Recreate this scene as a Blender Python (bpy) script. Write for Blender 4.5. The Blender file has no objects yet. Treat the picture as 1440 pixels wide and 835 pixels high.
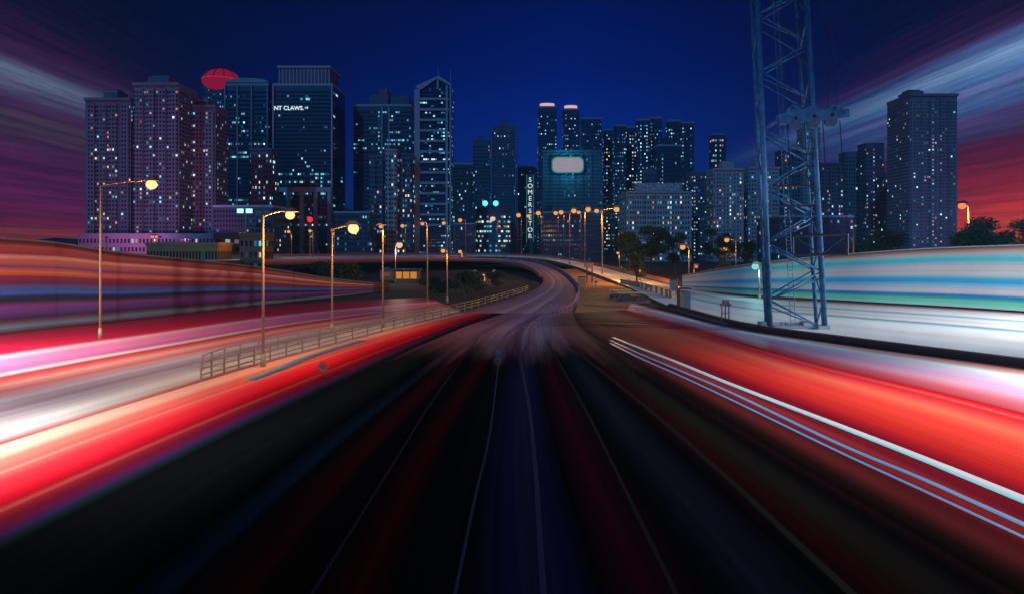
import bpy, bmesh, math, random
from mathutils import Vector, noise as mnoise
random.seed(7)
S = bpy.context.scene
COL = S.collection
R = math.radians

# ------------------------------------------------------------------ camera
F, HX, HY, EYE = 900.0, 720.0, 350.0, 8.0      # focal length in px of the 1440 px photo, horizon row, eye height
cam_d = bpy.data.cameras.new('camera'); cam = bpy.data.objects.new('camera', cam_d); COL.objects.link(cam)
cam.location = (0, 0, EYE); cam.rotation_euler = (R(90), 0, 0)
cam_d.lens = 22.5; cam_d.sensor_width = 36; cam_d.shift_y = -(417.5 - HY) / 1440
cam_d.clip_end = 9000; cam_d.clip_start = 0.3
S.camera = cam

# ------------------------------------------------------------------ node helpers
def nn(nt, t, **kw):
    n = nt.nodes.new(t)
    for k, v in kw.items(): setattr(n, k, v)
    return n
def mathn(nt, op, a, b=None, c=None, clamp=False):
    n = nn(nt, 'ShaderNodeMath', operation=op, use_clamp=clamp)
    for i, v in enumerate((a, b, c)):
        if v is None: continue
        if isinstance(v, (int, float)): n.inputs[i].default_value = v
        else: nt.links.new(v, n.inputs[i])
    return n.outputs[0]
def rampn(nt, fac, stops, interp='LINEAR'):
    n = nn(nt, 'ShaderNodeValToRGB'); cr = n.color_ramp; cr.interpolation = interp
    while len(cr.elements) > 1: cr.elements.remove(cr.elements[-1])
    for i, (p, c) in enumerate(stops):
        e = cr.elements[0] if i == 0 else cr.elements.new(p)
        e.position = p; e.color = (c[0], c[1], c[2], 1)
    nt.links.new(fac, n.inputs[0]); return n.outputs[0]
def mixc(nt, fac, a, b, mode='MIX'):
    n = nn(nt, 'ShaderNodeMix', data_type='RGBA', blend_type=mode)
    for s, v in ((n.inputs[0], fac), (n.inputs[6], a), (n.inputs[7], b)):
        if isinstance(v, (int, float)): s.default_value = v
        elif isinstance(v, tuple): s.default_value = (*v[:3], 1)
        else: nt.links.new(v, s)
    return n.outputs[2]
def lin(r, g, b):
    f = lambda v: (v/255/12.92) if v/255 <= .04045 else ((v/255+.055)/1.055)**2.4
    return (f(r), f(g), f(b))

# ------------------------------------------------------------------ world: night sky with streets of blurred city light painted into its colour
W = bpy.data.worlds.new('World'); S.world = W; W.use_nodes = True
nt = W.node_tree; nt.nodes.clear()
tc = nn(nt, 'ShaderNodeTexCoord'); sx = nn(nt, 'ShaderNodeSeparateXYZ'); nt.links.new(tc.outputs['Generated'], sx.inputs[0])
dx, dy, dz = sx.outputs
ay = mathn(nt, 'MAXIMUM', mathn(nt, 'ABSOLUTE', dy), 0.02)
a = mathn(nt, 'DIVIDE', dx, ay)                       # tangent of the bearing
absx = mathn(nt, 'MAXIMUM', mathn(nt, 'ABSOLUTE', dx), 0.001)
dzp = mathn(nt, 'MAXIMUM', dz, 0.0)
sl = mathn(nt, 'DIVIDE', dzp, absx)                   # which streak
comb = nn(nt, 'ShaderNodeCombineXYZ'); nt.links.new(sl, comb.inputs[0])
nt.links.new(mathn(nt, 'MULTIPLY', a, 0.05), comb.inputs[1])
nt.links.new(mathn(nt, 'SIGN', dx), comb.inputs[2])
def cnoise(scale, detail, rough=.55, dist=0.0):
    n = nn(nt, 'ShaderNodeTexNoise'); n.inputs['Scale'].default_value = scale; n.inputs['Detail'].default_value = detail
    n.inputs['Roughness'].default_value = rough; n.inputs['Distortion'].default_value = dist
    nt.links.new(comb.outputs[0], n.inputs['Vector']); return n.outputs['Fac']
n1 = cnoise(9, 4); n2 = cnoise(60, 6, .72)
slw = mathn(nt, 'ADD', sl, mathn(nt, 'MULTIPLY', mathn(nt, 'SUBTRACT', n1, .5), .035))
left = rampn(nt, slw, [(0, lin(150, 60, 50)), (.02, lin(170, 70, 40)), (.05, lin(120, 30, 60)), (.10, lin(108, 30, 78)), (.17, lin(92, 26, 66)),
    (.215, lin(80, 36, 66)), (.25, lin(82, 62, 72)), (.285, lin(70, 36, 72)), (.325, lin(84, 84, 112)), (.355, lin(98, 112, 138)), (.385, lin(64, 40, 72)),
    (.43, lin(46, 18, 44)), (.50, lin(18, 10, 34)), (.62, lin(6, 6, 30)), (.8, lin(5, 9, 40))])
right = rampn(nt, slw, [(0, lin(225, 90, 40)), (.05, lin(235, 74, 26)), (.09, lin(205, 44, 24)), (.13, lin(165, 26, 30)), (.19, lin(112, 18, 36)),
    (.225, lin(84, 22, 50)), (.25, lin(76, 66, 112)), (.285, lin(84, 66, 122)), (.31, lin(66, 96, 150)), (.345, lin(96, 112, 168)),
    (.365, lin(74, 116, 172)), (.40, lin(118, 152, 196)), (.425, lin(72, 100, 156)), (.45, lin(62, 40, 84)), (.485, lin(34, 18, 54)), (.56, lin(10, 10, 44)), (.8, lin(4, 9, 45))])
isr = mathn(nt, 'GREATER_THAN', dx, 0.0)
streaks = mixc(nt, isr, left, right)
fine = mathn(nt, 'ADD', 1.12, mathn(nt, 'MULTIPLY', mathn(nt, 'SUBTRACT', n2, .5), 3.6), clamp=False)
streaks = mixc(nt, 1.0, streaks, fine, 'MULTIPLY')
# the clear blue over the town
e = mathn(nt, 'DIVIDE', dzp, ay)
blue = rampn(nt, e, [(0, lin(4, 62, 150)), (.10, lin(2, 52, 150)), (.18, lin(1, 38, 134)), (.28, lin(0, 22, 104)), (.40, lin(0, 14, 76)), (.8, lin(0, 6, 40))])
glow = rampn(nt, mathn(nt, 'ABSOLUTE', mathn(nt, 'SUBTRACT', a, .09)), [(0, (1.15, 1.15, 1.2)), (.3, (.62, .62, .66)), (.6, (.3, .3, .34)), (.9, (.14, .14, .2))])
blue = mixc(nt, 1.0, blue, glow, 'MULTIPLY')
absa = mathn(nt, 'ABSOLUTE', a)
cov = nn(nt, 'ShaderNodeMapRange', interpolation_type='SMOOTHSTEP'); nt.links.new(absa, cov.inputs[0])
cov.inputs[1].default_value = .27; cov.inputs[2].default_value = .76
skyc = mixc(nt, cov.outputs[0], blue, streaks)
below = mathn(nt, 'GREATER_THAN', dz, -0.001)
skyc = mixc(nt, below, (0.002, 0.003, 0.008), skyc)
bg = nn(nt, 'ShaderNodeBackground'); bg.inputs[1].default_value = 1.0; nt.links.new(skyc, bg.inputs[0])
wo = nn(nt, 'ShaderNodeOutputWorld'); nt.links.new(bg.outputs[0], wo.inputs[0])

# moonlight: a blue sun lamp added to light the facades
sd = bpy.data.lights.new('moon_fill', 'SUN'); sd.energy = 0.8; sd.angle = R(2); sd.color = (.05, .46, 1.0)
so = bpy.data.objects.new('moon_fill', sd); COL.objects.link(so); so.rotation_euler = (R(62), 0, R(-24))

V = S.view_settings
V.view_transform = 'Standard'; V.look = 'None'; V.exposure = 0; V.gamma = 1; V.use_curve_mapping = False
S.render.engine = 'CYCLES'
S.cycles.use_denoising = True
S.cycles.max_bounces = 5; S.cycles.diffuse_bounces = 2; S.cycles.glossy_bounces = 3; S.cycles.volume_bounces = 0
S.cycles.sample_clamp_indirect = 3.0

# ------------------------------------------------------------------ placing helpers (photo pixel + distance or height -> metres)
def P(px, py, Y): return Vector(((px-HX)*Y/F, Y, EYE-(py-HY)*Y/F))
def G(px, py, z=0.0):
    Y = (EYE-z)*F/(py-HY); return Vector(((px-HX)*Y/F, Y, z))

# ------------------------------------------------------------------ materials
MATS = {}
def principled(name, base, rough=.7, metal=0, noise=0.0, nscale=1.0, bump=0.0, spec=.5):
    if name in MATS: return MATS[name]
    m = bpy.data.materials.new(name); m.use_nodes = True; t = m.node_tree; b = t.nodes['Principled BSDF']
    b.inputs['Base Color'].default_value = (*base, 1); b.inputs['Roughness'].default_value = rough; b.inputs['Metallic'].default_value = metal
    b.inputs['Specular IOR Level'].default_value = spec
    if noise or bump:
        co = nn(t, 'ShaderNodeTexCoord'); n = nn(t, 'ShaderNodeTexNoise'); n.inputs['Scale'].default_value = nscale; n.inputs['Detail'].default_value = 5
        t.links.new(co.outputs['Object'], n.inputs['Vector'])
        c = rampn(t, n.outputs['Fac'], [(.25, tuple(max(0, v*(1-noise)) for v in base)), (.75, tuple(min(1, v*(1+noise)) for v in base))])
        t.links.new(c, b.inputs['Base Color'])
        if bump:
            bp = nn(t, 'ShaderNodeBump'); bp.inputs['Strength'].default_value = bump; bp.inputs['Distance'].default_value = .05
            t.links.new(n.outputs['Fac'], bp.inputs['Height']); t.links.new(bp.outputs[0], b.inputs['Normal'])
    MATS[name] = m; return m
def emit(name, col, strength, sampled=False):
    if name in MATS: return MATS[name]
    m = bpy.data.materials.new(name); m.use_nodes = True; t = m.node_tree; t.nodes.clear()
    e_ = nn(t, 'ShaderNodeEmission'); e_.inputs[0].default_value = (*col, 1); e_.inputs[1].default_value = strength
    o_ = nn(t, 'ShaderNodeOutputMaterial'); t.links.new(e_.outputs[0], o_.inputs[0])
    if not sampled: m.cycles.emission_sampling = 'NONE'
    MATS[name] = m; return m
def bands(name, stops, fade=None, wander=.02, fine=.35, ufreq=40, vfreq=.012, rough=.45, spec=.4, patch=.25, wscale=2.5):
    """a surface coloured in long bands, mostly painted-in light trails: u across it, v along it in metres"""
    m = bpy.data.materials.new(name); m.use_nodes = True; t = m.node_tree; b = t.nodes['Principled BSDF']
    uv = nn(t, 'ShaderNodeUVMap'); uv.uv_map = 'UVMap'; s = nn(t, 'ShaderNodeSeparateXYZ'); t.links.new(uv.outputs[0], s.inputs[0])
    def ns(uf, vf, det, ro):
        c = nn(t, 'ShaderNodeCombineXYZ'); t.links.new(mathn(t, 'MULTIPLY', s.outputs[0], uf), c.inputs[0]); t.links.new(mathn(t, 'MULTIPLY', s.outputs[1], vf), c.inputs[1])
        n = nn(t, 'ShaderNodeTexNoise'); n.inputs['Scale'].default_value = 1; n.inputs['Detail'].default_value = det; n.inputs['Roughness'].default_value = ro
        t.links.new(c.outputs[0], n.inputs['Vector']); return n.outputs['Fac']
    w = ns(wscale, vfreq*1.6, 2, .5)
    u = mathn(t, 'ADD', s.outputs[0], mathn(t, 'MULTIPLY', mathn(t, 'SUBTRACT', w, .5), wander*2))
    col = rampn(t, u, stops)
    if fade:                                     # the painted trail light changes over a stretch: (from metre, to metre, colours beyond)
        mr = nn(t, 'ShaderNodeMapRange', interpolation_type='SMOOTHSTEP'); mr.inputs[1].default_value = fade[0]; mr.inputs[2].default_value = fade[1]
        t.links.new(mathn(t, 'ADD', s.outputs[1], mathn(t, 'MULTIPLY', mathn(t, 'SUBTRACT', ns(9, .03, 3, .6), .5), 26)), mr.inputs[0])
        col = mixc(t, mr.outputs[0], col, rampn(t, u, fade[2]))
    st = ns(ufreq, vfreq, 4, .7)
    k = mathn(t, 'ADD', 1-fine, mathn(t, 'MULTIPLY', st, fine*2))
    pt = ns(5, .25, 5, .65)
    k2 = mathn(t, 'ADD', 1-patch*.5, mathn(t, 'MULTIPLY', pt, patch))
    gr = nn(t, 'ShaderNodeTexNoise'); gr.inputs['Scale'].default_value = 14; gr.inputs['Detail'].default_value = 6; gr.inputs['Roughness'].default_value = .8
    t.links.new(nn(t, 'ShaderNodeTexCoord').outputs['Object'], gr.inputs['Vector'])
    k2 = mathn(t, 'MULTIPLY', k2, mathn(t, 'ADD', .8, mathn(t, 'MULTIPLY', gr.outputs['Fac'], .4)))
    col = mixc(t, 1.0, col, mathn(t, 'MULTIPLY', k, k2), 'MULTIPLY')
    t.links.new(col, b.inputs['Base Color'])
    t.links.new(mathn(t, 'ADD', rough-.12, mathn(t, 'MULTIPLY', pt, .24)), b.inputs['Roughness'])
    b.inputs['Specular IOR Level'].default_value = spec
    MATS[name] = m; return m

# ------------------------------------------------------------------ mesh helpers
class MB:
    def __init__(s): s.v = []; s.f = []; s.m = []; s.uv = None
    def box(s, x0, x1, y0, y1, z0, z1, mi=0):
        b = len(s.v); s.v += [(x0,y0,z0),(x1,y0,z0),(x1,y1,z0),(x0,y1,z0),(x0,y0,z1),(x1,y0,z1),(x1,y1,z1),(x0,y1,z1)]
        for q in ((0,3,2,1),(4,5,6,7),(0,1,5,4),(1,2,6,5),(2,3,7,6),(3,0,4,7)): s.f.append(tuple(b+i for i in q)); s.m.append(mi)
        return s
    def tube(s, p, q, r0, r1=None, n=8, mi=0, cap=True):
        p = Vector(p); q = Vector(q); r1 = r0 if r1 is None else r1; d = (q-p)
        if d.length < 1e-6: return s
        d.normalize(); a_ = d.orthogonal().normalized(); c = d.cross(a_); b = len(s.v)
        for i in range(n):
            t = 2*math.pi*i/n; o = a_*math.cos(t)+c*math.sin(t); s.v.append(tuple(p+o*r0)); s.v.append(tuple(q+o*r1))
        for i in range(n):
            j = (i+1) % n; s.f.append((b+2*i, b+2*j, b+2*j+1, b+2*i+1)); s.m.append(mi)
        if cap: s.f.append(tuple(b+2*i for i in reversed(range(n)))); s.m.append(mi); s.f.append(tuple(b+2*i+1 for i in range(n))); s.m.append(mi)
        return s
    def prism(s, pts, y0, y1, mi=0):
        """outline pts (x,z) counter-clockwise seen from the front, pushed from y0 to y1"""
        b = len(s.v); n = len(pts)
        for x, z in pts: s.v.append((x, y0, z))
        for x, z in pts: s.v.append((x, y1, z))
        s.f.append(tuple(b+i for i in range(n))); s.m.append(mi); s.f.append(tuple(b+n+i for i in reversed(range(n)))); s.m.append(mi)
        for i in range(n):
            j = (i+1) % n; s.f.append((b+i, b+n+i, b+n+j, b+j)); s.m.append(mi)
        return s
    def sphere(s, c, r, sz=1.0, n=12, k=8, mi=0):
        b = len(s.v); c = Vector(c)
        for i in range(1, k):
            t = math.pi*i/k
            for j in range(n):
                p = 2*math.pi*j/n; s.v.append((c.x+r*math.sin(t)*math.cos(p), c.y+r*math.sin(t)*math.sin(p), c.z+r*sz*math.cos(t)))
        top = len(s.v); s.v.append((c.x, c.y, c.z+r*sz)); bot = len(s.v); s.v.append((c.x, c.y, c.z-r*sz))
        for i in range(k-2):
            for j in range(n):
                j2 = (j+1) % n; s.f.append((b+i*n+j, b+(i+1)*n+j, b+(i+1)*n+j2, b+i*n+j2)); s.m.append(mi)
        for j in range(n):
            j2 = (j+1) % n; s.f.append((top, b+j, b+j2)); s.m.append(mi); s.f.append((bot, b+(k-2)*n+j2, b+(k-2)*n+j)); s.m.append(mi)
        return s
    def mesh(s, name, mats, smooth=False):
        me = bpy.data.meshes.new(name); me.from_pydata(s.v, [], s.f)
        for m in (mats if isinstance(mats, (list, tuple)) else [mats]): me.materials.append(m)
        if any(s.m): me.polygons.foreach_set('material_index', s.m)
        if smooth: me.polygons.foreach_set('use_smooth', [True]*len(me.polygons))
        if s.uv:
            l = me.uv_layers.new(name='UVMap')
            for li, lp in enumerate(me.loops): l.data[li].uv = s.uv[lp.vertex_index]
        me.update(); return me
    def build(s, name, mats, parent=None, smooth=False):
        return link(name, s.mesh(name, mats, smooth), parent)
def link(name, data, parent=None):
    o = bpy.data.objects.new(name, data); COL.objects.link(o)
    if parent is not None: o.parent = parent
    return o
def tag(o, label=None, cat=None, group=None, kind=None):
    if label: o['label'] = label
    if cat: o['category'] = cat
    if group: o['group'] = group
    if kind: o['kind'] = kind
    return o
def thing(name, label, cat, loc=(0,0,0), group=None):
    o = bpy.data.objects.new(name, None); COL.objects.link(o); o.location = loc; o.empty_display_size = .5
    return tag(o, label, cat, group)
def catmull(pts, n):
    """n points along a smooth curve through pts (any dimension)"""
    pts = [Vector(p) for p in pts]; out = []; k = len(pts)-1
    for i in range(n):
        t = i/(n-1)*k; j = min(int(t), k-1); t -= j
        p0 = pts[max(j-1, 0)]; p1 = pts[j]; p2 = pts[j+1]; p3 = pts[min(j+2, k)]
        out.append(.5*((2*p1)+(p2-p0)*t+(2*p0-5*p1+4*p2-p3)*t*t+(3*p1-p0-3*p2+p3)*t*t*t))
    return out
def ribbon(name, A, B, mat, n=90, nu=6, dz=0.0, parent=None, skirt=0.0, offs=None):
    """a sheet between two curves; UV u runs A->B, v along in metres"""
    a_ = catmull(A, n); b_ = catmull(B, n); mb = MB(); mb.uv = []; v = 0; pm = None
    for i in range(n):
        mid = (a_[i]+b_[i])/2
        if pm is not None: v += (mid-pm).length
        pm = mid
        for j in range(nu+1):
            p = a_[i].lerp(b_[i], j/nu); mb.v.append((p.x, p.y, p.z+dz)); mb.uv.append((j/nu, v))
    for i in range(n-1):
        for j in range(nu):
            q = i*(nu+1)+j; mb.f.append((q, q+1, q+nu+2, q+nu+1)); mb.m.append(0)
    if skirt:
        for side in (0, nu):
            b0 = len(mb.v)
            for i in range(n):
                x = mb.v[i*(nu+1)+side]; mb.v.append((x[0], x[1], x[2]-skirt)); mb.uv.append(mb.uv[i*(nu+1)+side])
            for i in range(n-1):
                mb.f.append((i*(nu+1)+side, (i+1)*(nu+1)+side, b0+i+1, b0+i)); mb.m.append(0)
        b0 = len(mb.v)
        for i in range(n):
            for side in (0, nu):
                x = mb.v[i*(nu+1)+side]; mb.v.append((x[0], x[1], x[2]-skirt)); mb.uv.append(mb.uv[i*(nu+1)+side])
        for i in range(n-1): mb.f.append((b0+2*i, b0+2*i+2, b0+2*i+3, b0+2*i+1)); mb.m.append(0)
    return mb.build(name, mat, parent)
def wall_strip(name, path, z0, z1, th, mat, n=60, nu=10, parent=None):
    """upright wall of thickness th along path; z0/z1 are heights over the path per point or numbers; u runs from the top down"""
    pts = catmull(path, n); mb = MB(); mb.uv = []; L = 0
    def h(z, i): return z if isinstance(z, (int, float)) else catmull([(q, 0, 0) for q in z], n)[i].x
    rows = []
    for i, p in enumerate(pts):
        d = (pts[min(i+1, n-1)]-pts[max(i-1, 0)]); d.z = 0; d.normalize(); nrm = Vector((-d.y, d.x, 0))*th/2
        if i: L += (p-pts[i-1]).length
        zt = p.z+h(z1, i); zb = p.z+h(z0, i); row = []
        for sgn in (-1, 1):
            for j in range(nu+1):
                mb.v.append((p.x+nrm.x*sgn, p.y+nrm.y*sgn, zt+(zb-zt)*j/nu)); mb.uv.append((j/nu, L)); row.append(len(mb.v)-1)
        rows.append(row)
    m = nu+1
    for i in range(n-1):
        a_, b_ = rows[i], rows[i+1]
        for j in range(nu):
            mb.f.append((a_[j], a_[j+1], b_[j+1], b_[j])); mb.f.append((a_[m+j], b_[m+j], b_[m+j+1], a_[m+j+1]))
        mb.f.append((a_[0], b_[0], b_[m], a_[m])); mb.f.append((a_[nu], a_[m+nu], b_[m+nu], b_[nu]))
    for r_ in (rows[0], rows[-1]): mb.f.append(tuple(r_[:m])+tuple(reversed(r_[m:])))
    mb.m = [0]*len(mb.f)
    return mb.build(name, mat, parent)
def lamp_light(name, loc, power, col, kind='POINT', radius=.3, spot=120, blend=1.0, aim=None, parent=None):
    d = bpy.data.lights.new(name, kind); d.energy = power; d.color = col; d.shadow_soft_size = radius
    o = bpy.data.objects.new(name, d); COL.objects.link(o); o.location = loc
    if kind == 'SPOT':
        d.spot_size = R(spot); d.spot_blend = blend
        o.rotation_euler = (Vector(aim)-Vector(loc)).to_track_quat('-Z', 'Y').to_euler()
    if parent is not None: o.parent = parent; o.location = Vector(loc)-parent.location
    return o

# ================================================================== GROUND AND ROADS
g = MB(); g.box(-1950, 1950, -60, 2650, -2.0, -0.03)
tag(g.build('ground', principled('earth', (.022, .015, .011), .95, noise=.5, nscale=.15)), kind='structure')
hill = MB(); N = 70
for i in range(N+1):
    x = -1900+i*3800/N; px = HX+x*F/1900
    top = 14+75*math.exp(-((px-960)/130)**2)+40*math.exp(-((px-1130)/120)**2)+60*math.exp(-((px-420)/220)**2)+18*mnoise.noise(Vector((x*.006, 3, 0)))+9*mnoise.noise(Vector((x*.02, 7, 0)))
    top *= 1.9
    for y, k in ((1500, 0), (1700, .55), (1900, 1), (2300, .7), (2600, 0)): hill.v.append((x, y, -1+top*k))
for i in range(N):
    for j in range(4): q = i*5+j; hill.f.append((q, q+5, q+6, q+1)); hill.m.append(0)
tag(hill.build('hills', principled('hill_scrub', (.03, .04, .035), .95, noise=.4, nscale=.01), smooth=True), kind='structure')

RED = (.62, .018, .03); DRED = (.30, .008, .015); SALM = (.74, .17, .11); PEACH = (.80, .44, .34)
# outer and inner edge of the left lane with the red trails, outer edge of the dark middle, and so on
O = [(-24.5, -12, 0), (-23.4, 8, 0), (-21, 26.3, 0), (-18.7, 39, 0), (-16.3, 49, 0), (-11.6, 65.5, 0), (-6.8, 80, 0)]
I = [(-15.2, -12, 0), (-14.2, 8, 0), (-12.6, 24, 0), (-10.1, 39, 0), (-8.4, 49, 0), (-5.0, 65.5, 0), (-1.0, 80, 0)]
K = [(12.6, -12, 0), (12.3, 8, 0), (10.6, 24, 0), (9.0, 39, 0), (8.2, 49, 0), (7.0, 65.5, 0), (7.6, 80, 0)]
U = [(29, -12, 0), (27, 12, 0), (25, 31.3, 0), (21.6, 43.9, 0), (19.7, 55, 0), (17.6, 68, 0), (15.0, 84, 0)]
Q = [(44, -12, 0), (38.5, 25, 0), (34.9, 43.6, 0), (28.9, 54, 0), (23.5, 65.5, 0), (20.4, 80, 0), (18, 96, 0)]
m = bands('red_trail_surface', [(0, (.7, .16, .12)), (.03, (.78, .40, .30)), (.15, (.78, .38, .28)), (.21, (.76, .16, .12)), (.34, (.72, .09, .08)), (.365, (.76, .18, .14)), (.39, (.74, .08, .07)), (.46, (.72, .03, .045)), (.54, RED),
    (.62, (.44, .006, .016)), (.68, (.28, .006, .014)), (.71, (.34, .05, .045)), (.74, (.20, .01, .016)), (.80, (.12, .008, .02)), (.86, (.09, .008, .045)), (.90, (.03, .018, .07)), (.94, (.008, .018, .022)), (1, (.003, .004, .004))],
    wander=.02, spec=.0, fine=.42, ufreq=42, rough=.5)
tag(ribbon('road_red_trails', O, I, m, dz=.004), kind='structure')  # red and salmon light trails painted into the lane colour
m = bands('middle_asphalt_trails', [(0, (.006, .007, .008)), (.10, (.008, .010, .010)), (.18, (.002, .002, .003)), (.22, (.003, .010, .022)), (.235, (.002, .002, .003)), (.29, (.022, .002, .003)), (.31, (.003, .002, .002)), (.36, (.003, .002, .002)), (.40, (.022, .001, .002)), (.43, (.002, .002, .002)),
    (.50, (.004, .003, .006)), (.535, (.006, .006, .03)), (.56, (.010, .011, .03)), (.59, (.006, .005, .028)), (.62, (.002, .002, .003)), (.66, (.022, .002, .008)), (.72, (.002, .002, .003)), (.78, (.009, .011, .018)), (.83, (.002, .002, .002)), (.88, (.02, .003, .004)), (.93, (.016, .014, .010)), (.97, (.004, .003, .003)), (1, (.02, .006, .006))],
    fade=(56, 80, [(0, (.3, .1, .12)), (.25, (.34, .16, .2)), (.4, (.42, .28, .36)), (.5, (.26, .12, .2)), (.65, (.34, .26, .36)), (.85, (.3, .12, .12)), (1, (.3, .14, .09))]), wander=.01, fine=.8, ufreq=120, rough=.9, spec=.0)
tag(ribbon('road_middle_carriageway', I, K, m, dz=.004, nu=10), kind='structure')  # dark asphalt with faint coloured light trails painted in
m = bands('right_trail_surface', [(0, (.004, .003, .003)), (.05, (.022, .008, .006)), (.11, (.15, .022, .022)), (.15, (.10, .012, .014)), (.2, (.30, .024, .028)), (.245, (.32, .03, .035)), (.27, (.2, .01, .025)), (.30, (.22, .01, .02)),
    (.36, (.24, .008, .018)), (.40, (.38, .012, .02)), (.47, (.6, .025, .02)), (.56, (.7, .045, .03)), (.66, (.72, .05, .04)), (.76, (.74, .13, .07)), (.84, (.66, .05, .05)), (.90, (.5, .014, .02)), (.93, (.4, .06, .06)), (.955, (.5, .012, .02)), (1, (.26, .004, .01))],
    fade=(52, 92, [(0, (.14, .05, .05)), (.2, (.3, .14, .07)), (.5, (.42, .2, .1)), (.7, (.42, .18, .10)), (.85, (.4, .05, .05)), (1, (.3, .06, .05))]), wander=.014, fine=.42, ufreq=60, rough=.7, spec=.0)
tag(ribbon('road_right_trails', K, U, m, dz=.004, nu=10), kind='structure')  # ordinary right-hand lanes, red vehicle-light trails painted into the colour
m = bands('purple_trail_surface', [(0, (.25, .01, .02)), (.14, (.36, .06, .08)), (.28, (.42, .2, .3)), (.42, (.36, .22, .38)), (.58, (.42, .42, .56)), (.70, (.55, .72, .78)), (.78, (.62, .36, .33)), (.86, (.6, .2, .16)), (.92, (.05, .012, .016)), (1, (.02, .01, .012))],
    wander=.01, fine=.22, ufreq=18, rough=.5)
tag(ribbon('road_purple_trails', U, Q, m, dz=.004), kind='structure')  # purple and pink light trails painted onto the road

# elevated road from the flyover, white and teal light trails painted in
NE = [(60, -12, .2), (48, 20, .2), tuple(G(1440, 511, .2)), tuple(G(1200, 480, .2)), tuple(G(1040, 457, .2)), tuple(G(940, 430, .2)), tuple(G(880, 402, .6)), tuple(G(840, 386, 1.5)), tuple(G(800, 372.5, 2.5)),
      tuple(G(760, 364.5, 3.5)), tuple(G(700, 361.3, 4.0)), tuple(G(620, 361.6, 4.5)), tuple(G(540, 362.5, 4.7)), tuple(G(450, 364, 4.8)), tuple(G(370, 365.5, 4.9)), tuple(G(280, 368, 4.9)), tuple(G(120, 373, 4.9)), tuple(G(-200, 385, 4.9))]
FE = [(112, -12, .2), (86, 40, .2), tuple(G(1440, 440, .2)), tuple(G(1200, 426, .2)), tuple(G(1040, 416, .2)), tuple(G(940, 399, .3)), tuple(G(880, 384.5, 1)), tuple(G(840, 374.5, 2)), tuple(G(800, 366, 3)),
      tuple(G(760, 361, 3.8)), tuple(G(700, 358.4, 4.3)), tuple(G(620, 357.8, 4.7)), tuple(G(540, 358.6, 4.8)), tuple(G(450, 360, 4.9)), tuple(G(370, 361.5, 5)), tuple(G(280, 364, 5)), tuple(G(120, 369, 5)), tuple(G(-200, 379, 5))]
m = bands('pale_trail_surface', [(0, (.10, .08, .08)), (.03, (.74, .76, .76)), (.2, (.8, .8, .8)), (.27, (.74, .66, .66)), (.32, (.8, .8, .8)), (.44, (.74, .76, .78)), (.50, (.12, .28, .36)), (.54, (.7, .72, .74)), (.62, (.66, .5, .46)), (.67, (.66, .68, .7)),
    (.74, (.16, .36, .42)), (.78, (.7, .7, .7)), (.86, (.7, .56, .52)), (.92, (.5, .52, .54)), (.97, (.3, .12, .12)), (1, (.3, .05, .05))], wander=.012, fine=.16, ufreq=60, vfreq=.008, rough=.55)
tag(ribbon('flyover_road', NE, FE, m, n=150, nu=8, skirt=.9), kind='structure')
# inner curve with purple light trails painted into its lanes
PL = [tuple(I[-1]), (-6.8, 80, 0), ]
PLm = [(-6.8, 80, 0), tuple(G(705, 423, 0)), tuple(G(745, 410, .1)), tuple(G(762, 399, .5)), tuple(G(762, 389, 1.1)), tuple(G(748, 379, 1.9)), tuple(G(725, 371.5, 2.8)), tuple(G(680, 366.5, 3.5)), tuple(G(620, 365, 4.0)), tuple(G(540, 366, 4.2)), tuple(G(450, 368, 4.3)), tuple(G(370, 370, 4.3))]
PRm = [(7.6, 80, 0), tuple(G(806, 428, 0)), tuple(G(812, 412, .1)), tuple(G(806, 399, .5)), tuple(G(792, 386, 1.1)), tuple(G(774, 376, 1.9)), tuple(G(748, 368.4, 2.8)), tuple(G(706, 363.6, 3.5)), tuple(G(622, 362.9, 4.0)), tuple(G(540, 363.9, 4.3)), tuple(G(450, 365.6, 4.4)), tuple(G(370, 367.4, 4.5))]
m = bands('curve_trail_surface', [(0, (.16, .08, .10)), (.08, (.3, .12, .14)), (.2, (.34, .16, .2)), (.3, (.40, .16, .22)), (.38, (.5, .42, .5)), (.42, (.3, .12, .18)), (.55, (.36, .2, .26)), (.64, (.5, .4, .5)), (.68, (.36, .14, .2)), (.8, (.3, .18, .32)), (.9, (.42, .12, .16)), (1, (.2, .1, .12))],
    wander=.03, fine=.3, ufreq=40, rough=.6)
tag(ribbon('road_curve', PLm, PRm, m, n=110, skirt=.7, dz=.003), kind='structure')
# orange ground of the gore between the two roads, and the apron before it
GA = [tuple(Vector(PRm[1])+Vector((.4, 0, 0))), (22, 100, 0), ]
gore = MB(); gore.uv = []
gp = [(7.8, 80), (9.4, 92), (12.3, 115), (13.8, 138), (14.5, 172), (13.9, 205), (21.6, 206), (26.8, 150), (24.6, 118), (20.8, 95), (18, 96), (15.0, 84)]
gz = [0, 0, .0, .3, .8, 1.3, 1.6, .5, .2, 0, 0, 0]
for (x, y), z in zip(gp, gz): gore.v.append((x, y, z-.012)); gore.uv.append((x*.06, y))
gore.f.append(tuple(range(len(gp)))); gore.m.append(0)
me = gore.mesh('gore', principled('gore_concrete', (.50, .20, .07), .8, noise=.35, nscale=.5)); bm = bmesh.new(); bm.from_mesh(me); bmesh.ops.triangulate(bm, faces=bm.faces[:]); bm.to_mesh(me); bm.free()
tag(link('road_gore', me), kind='structure')
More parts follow.
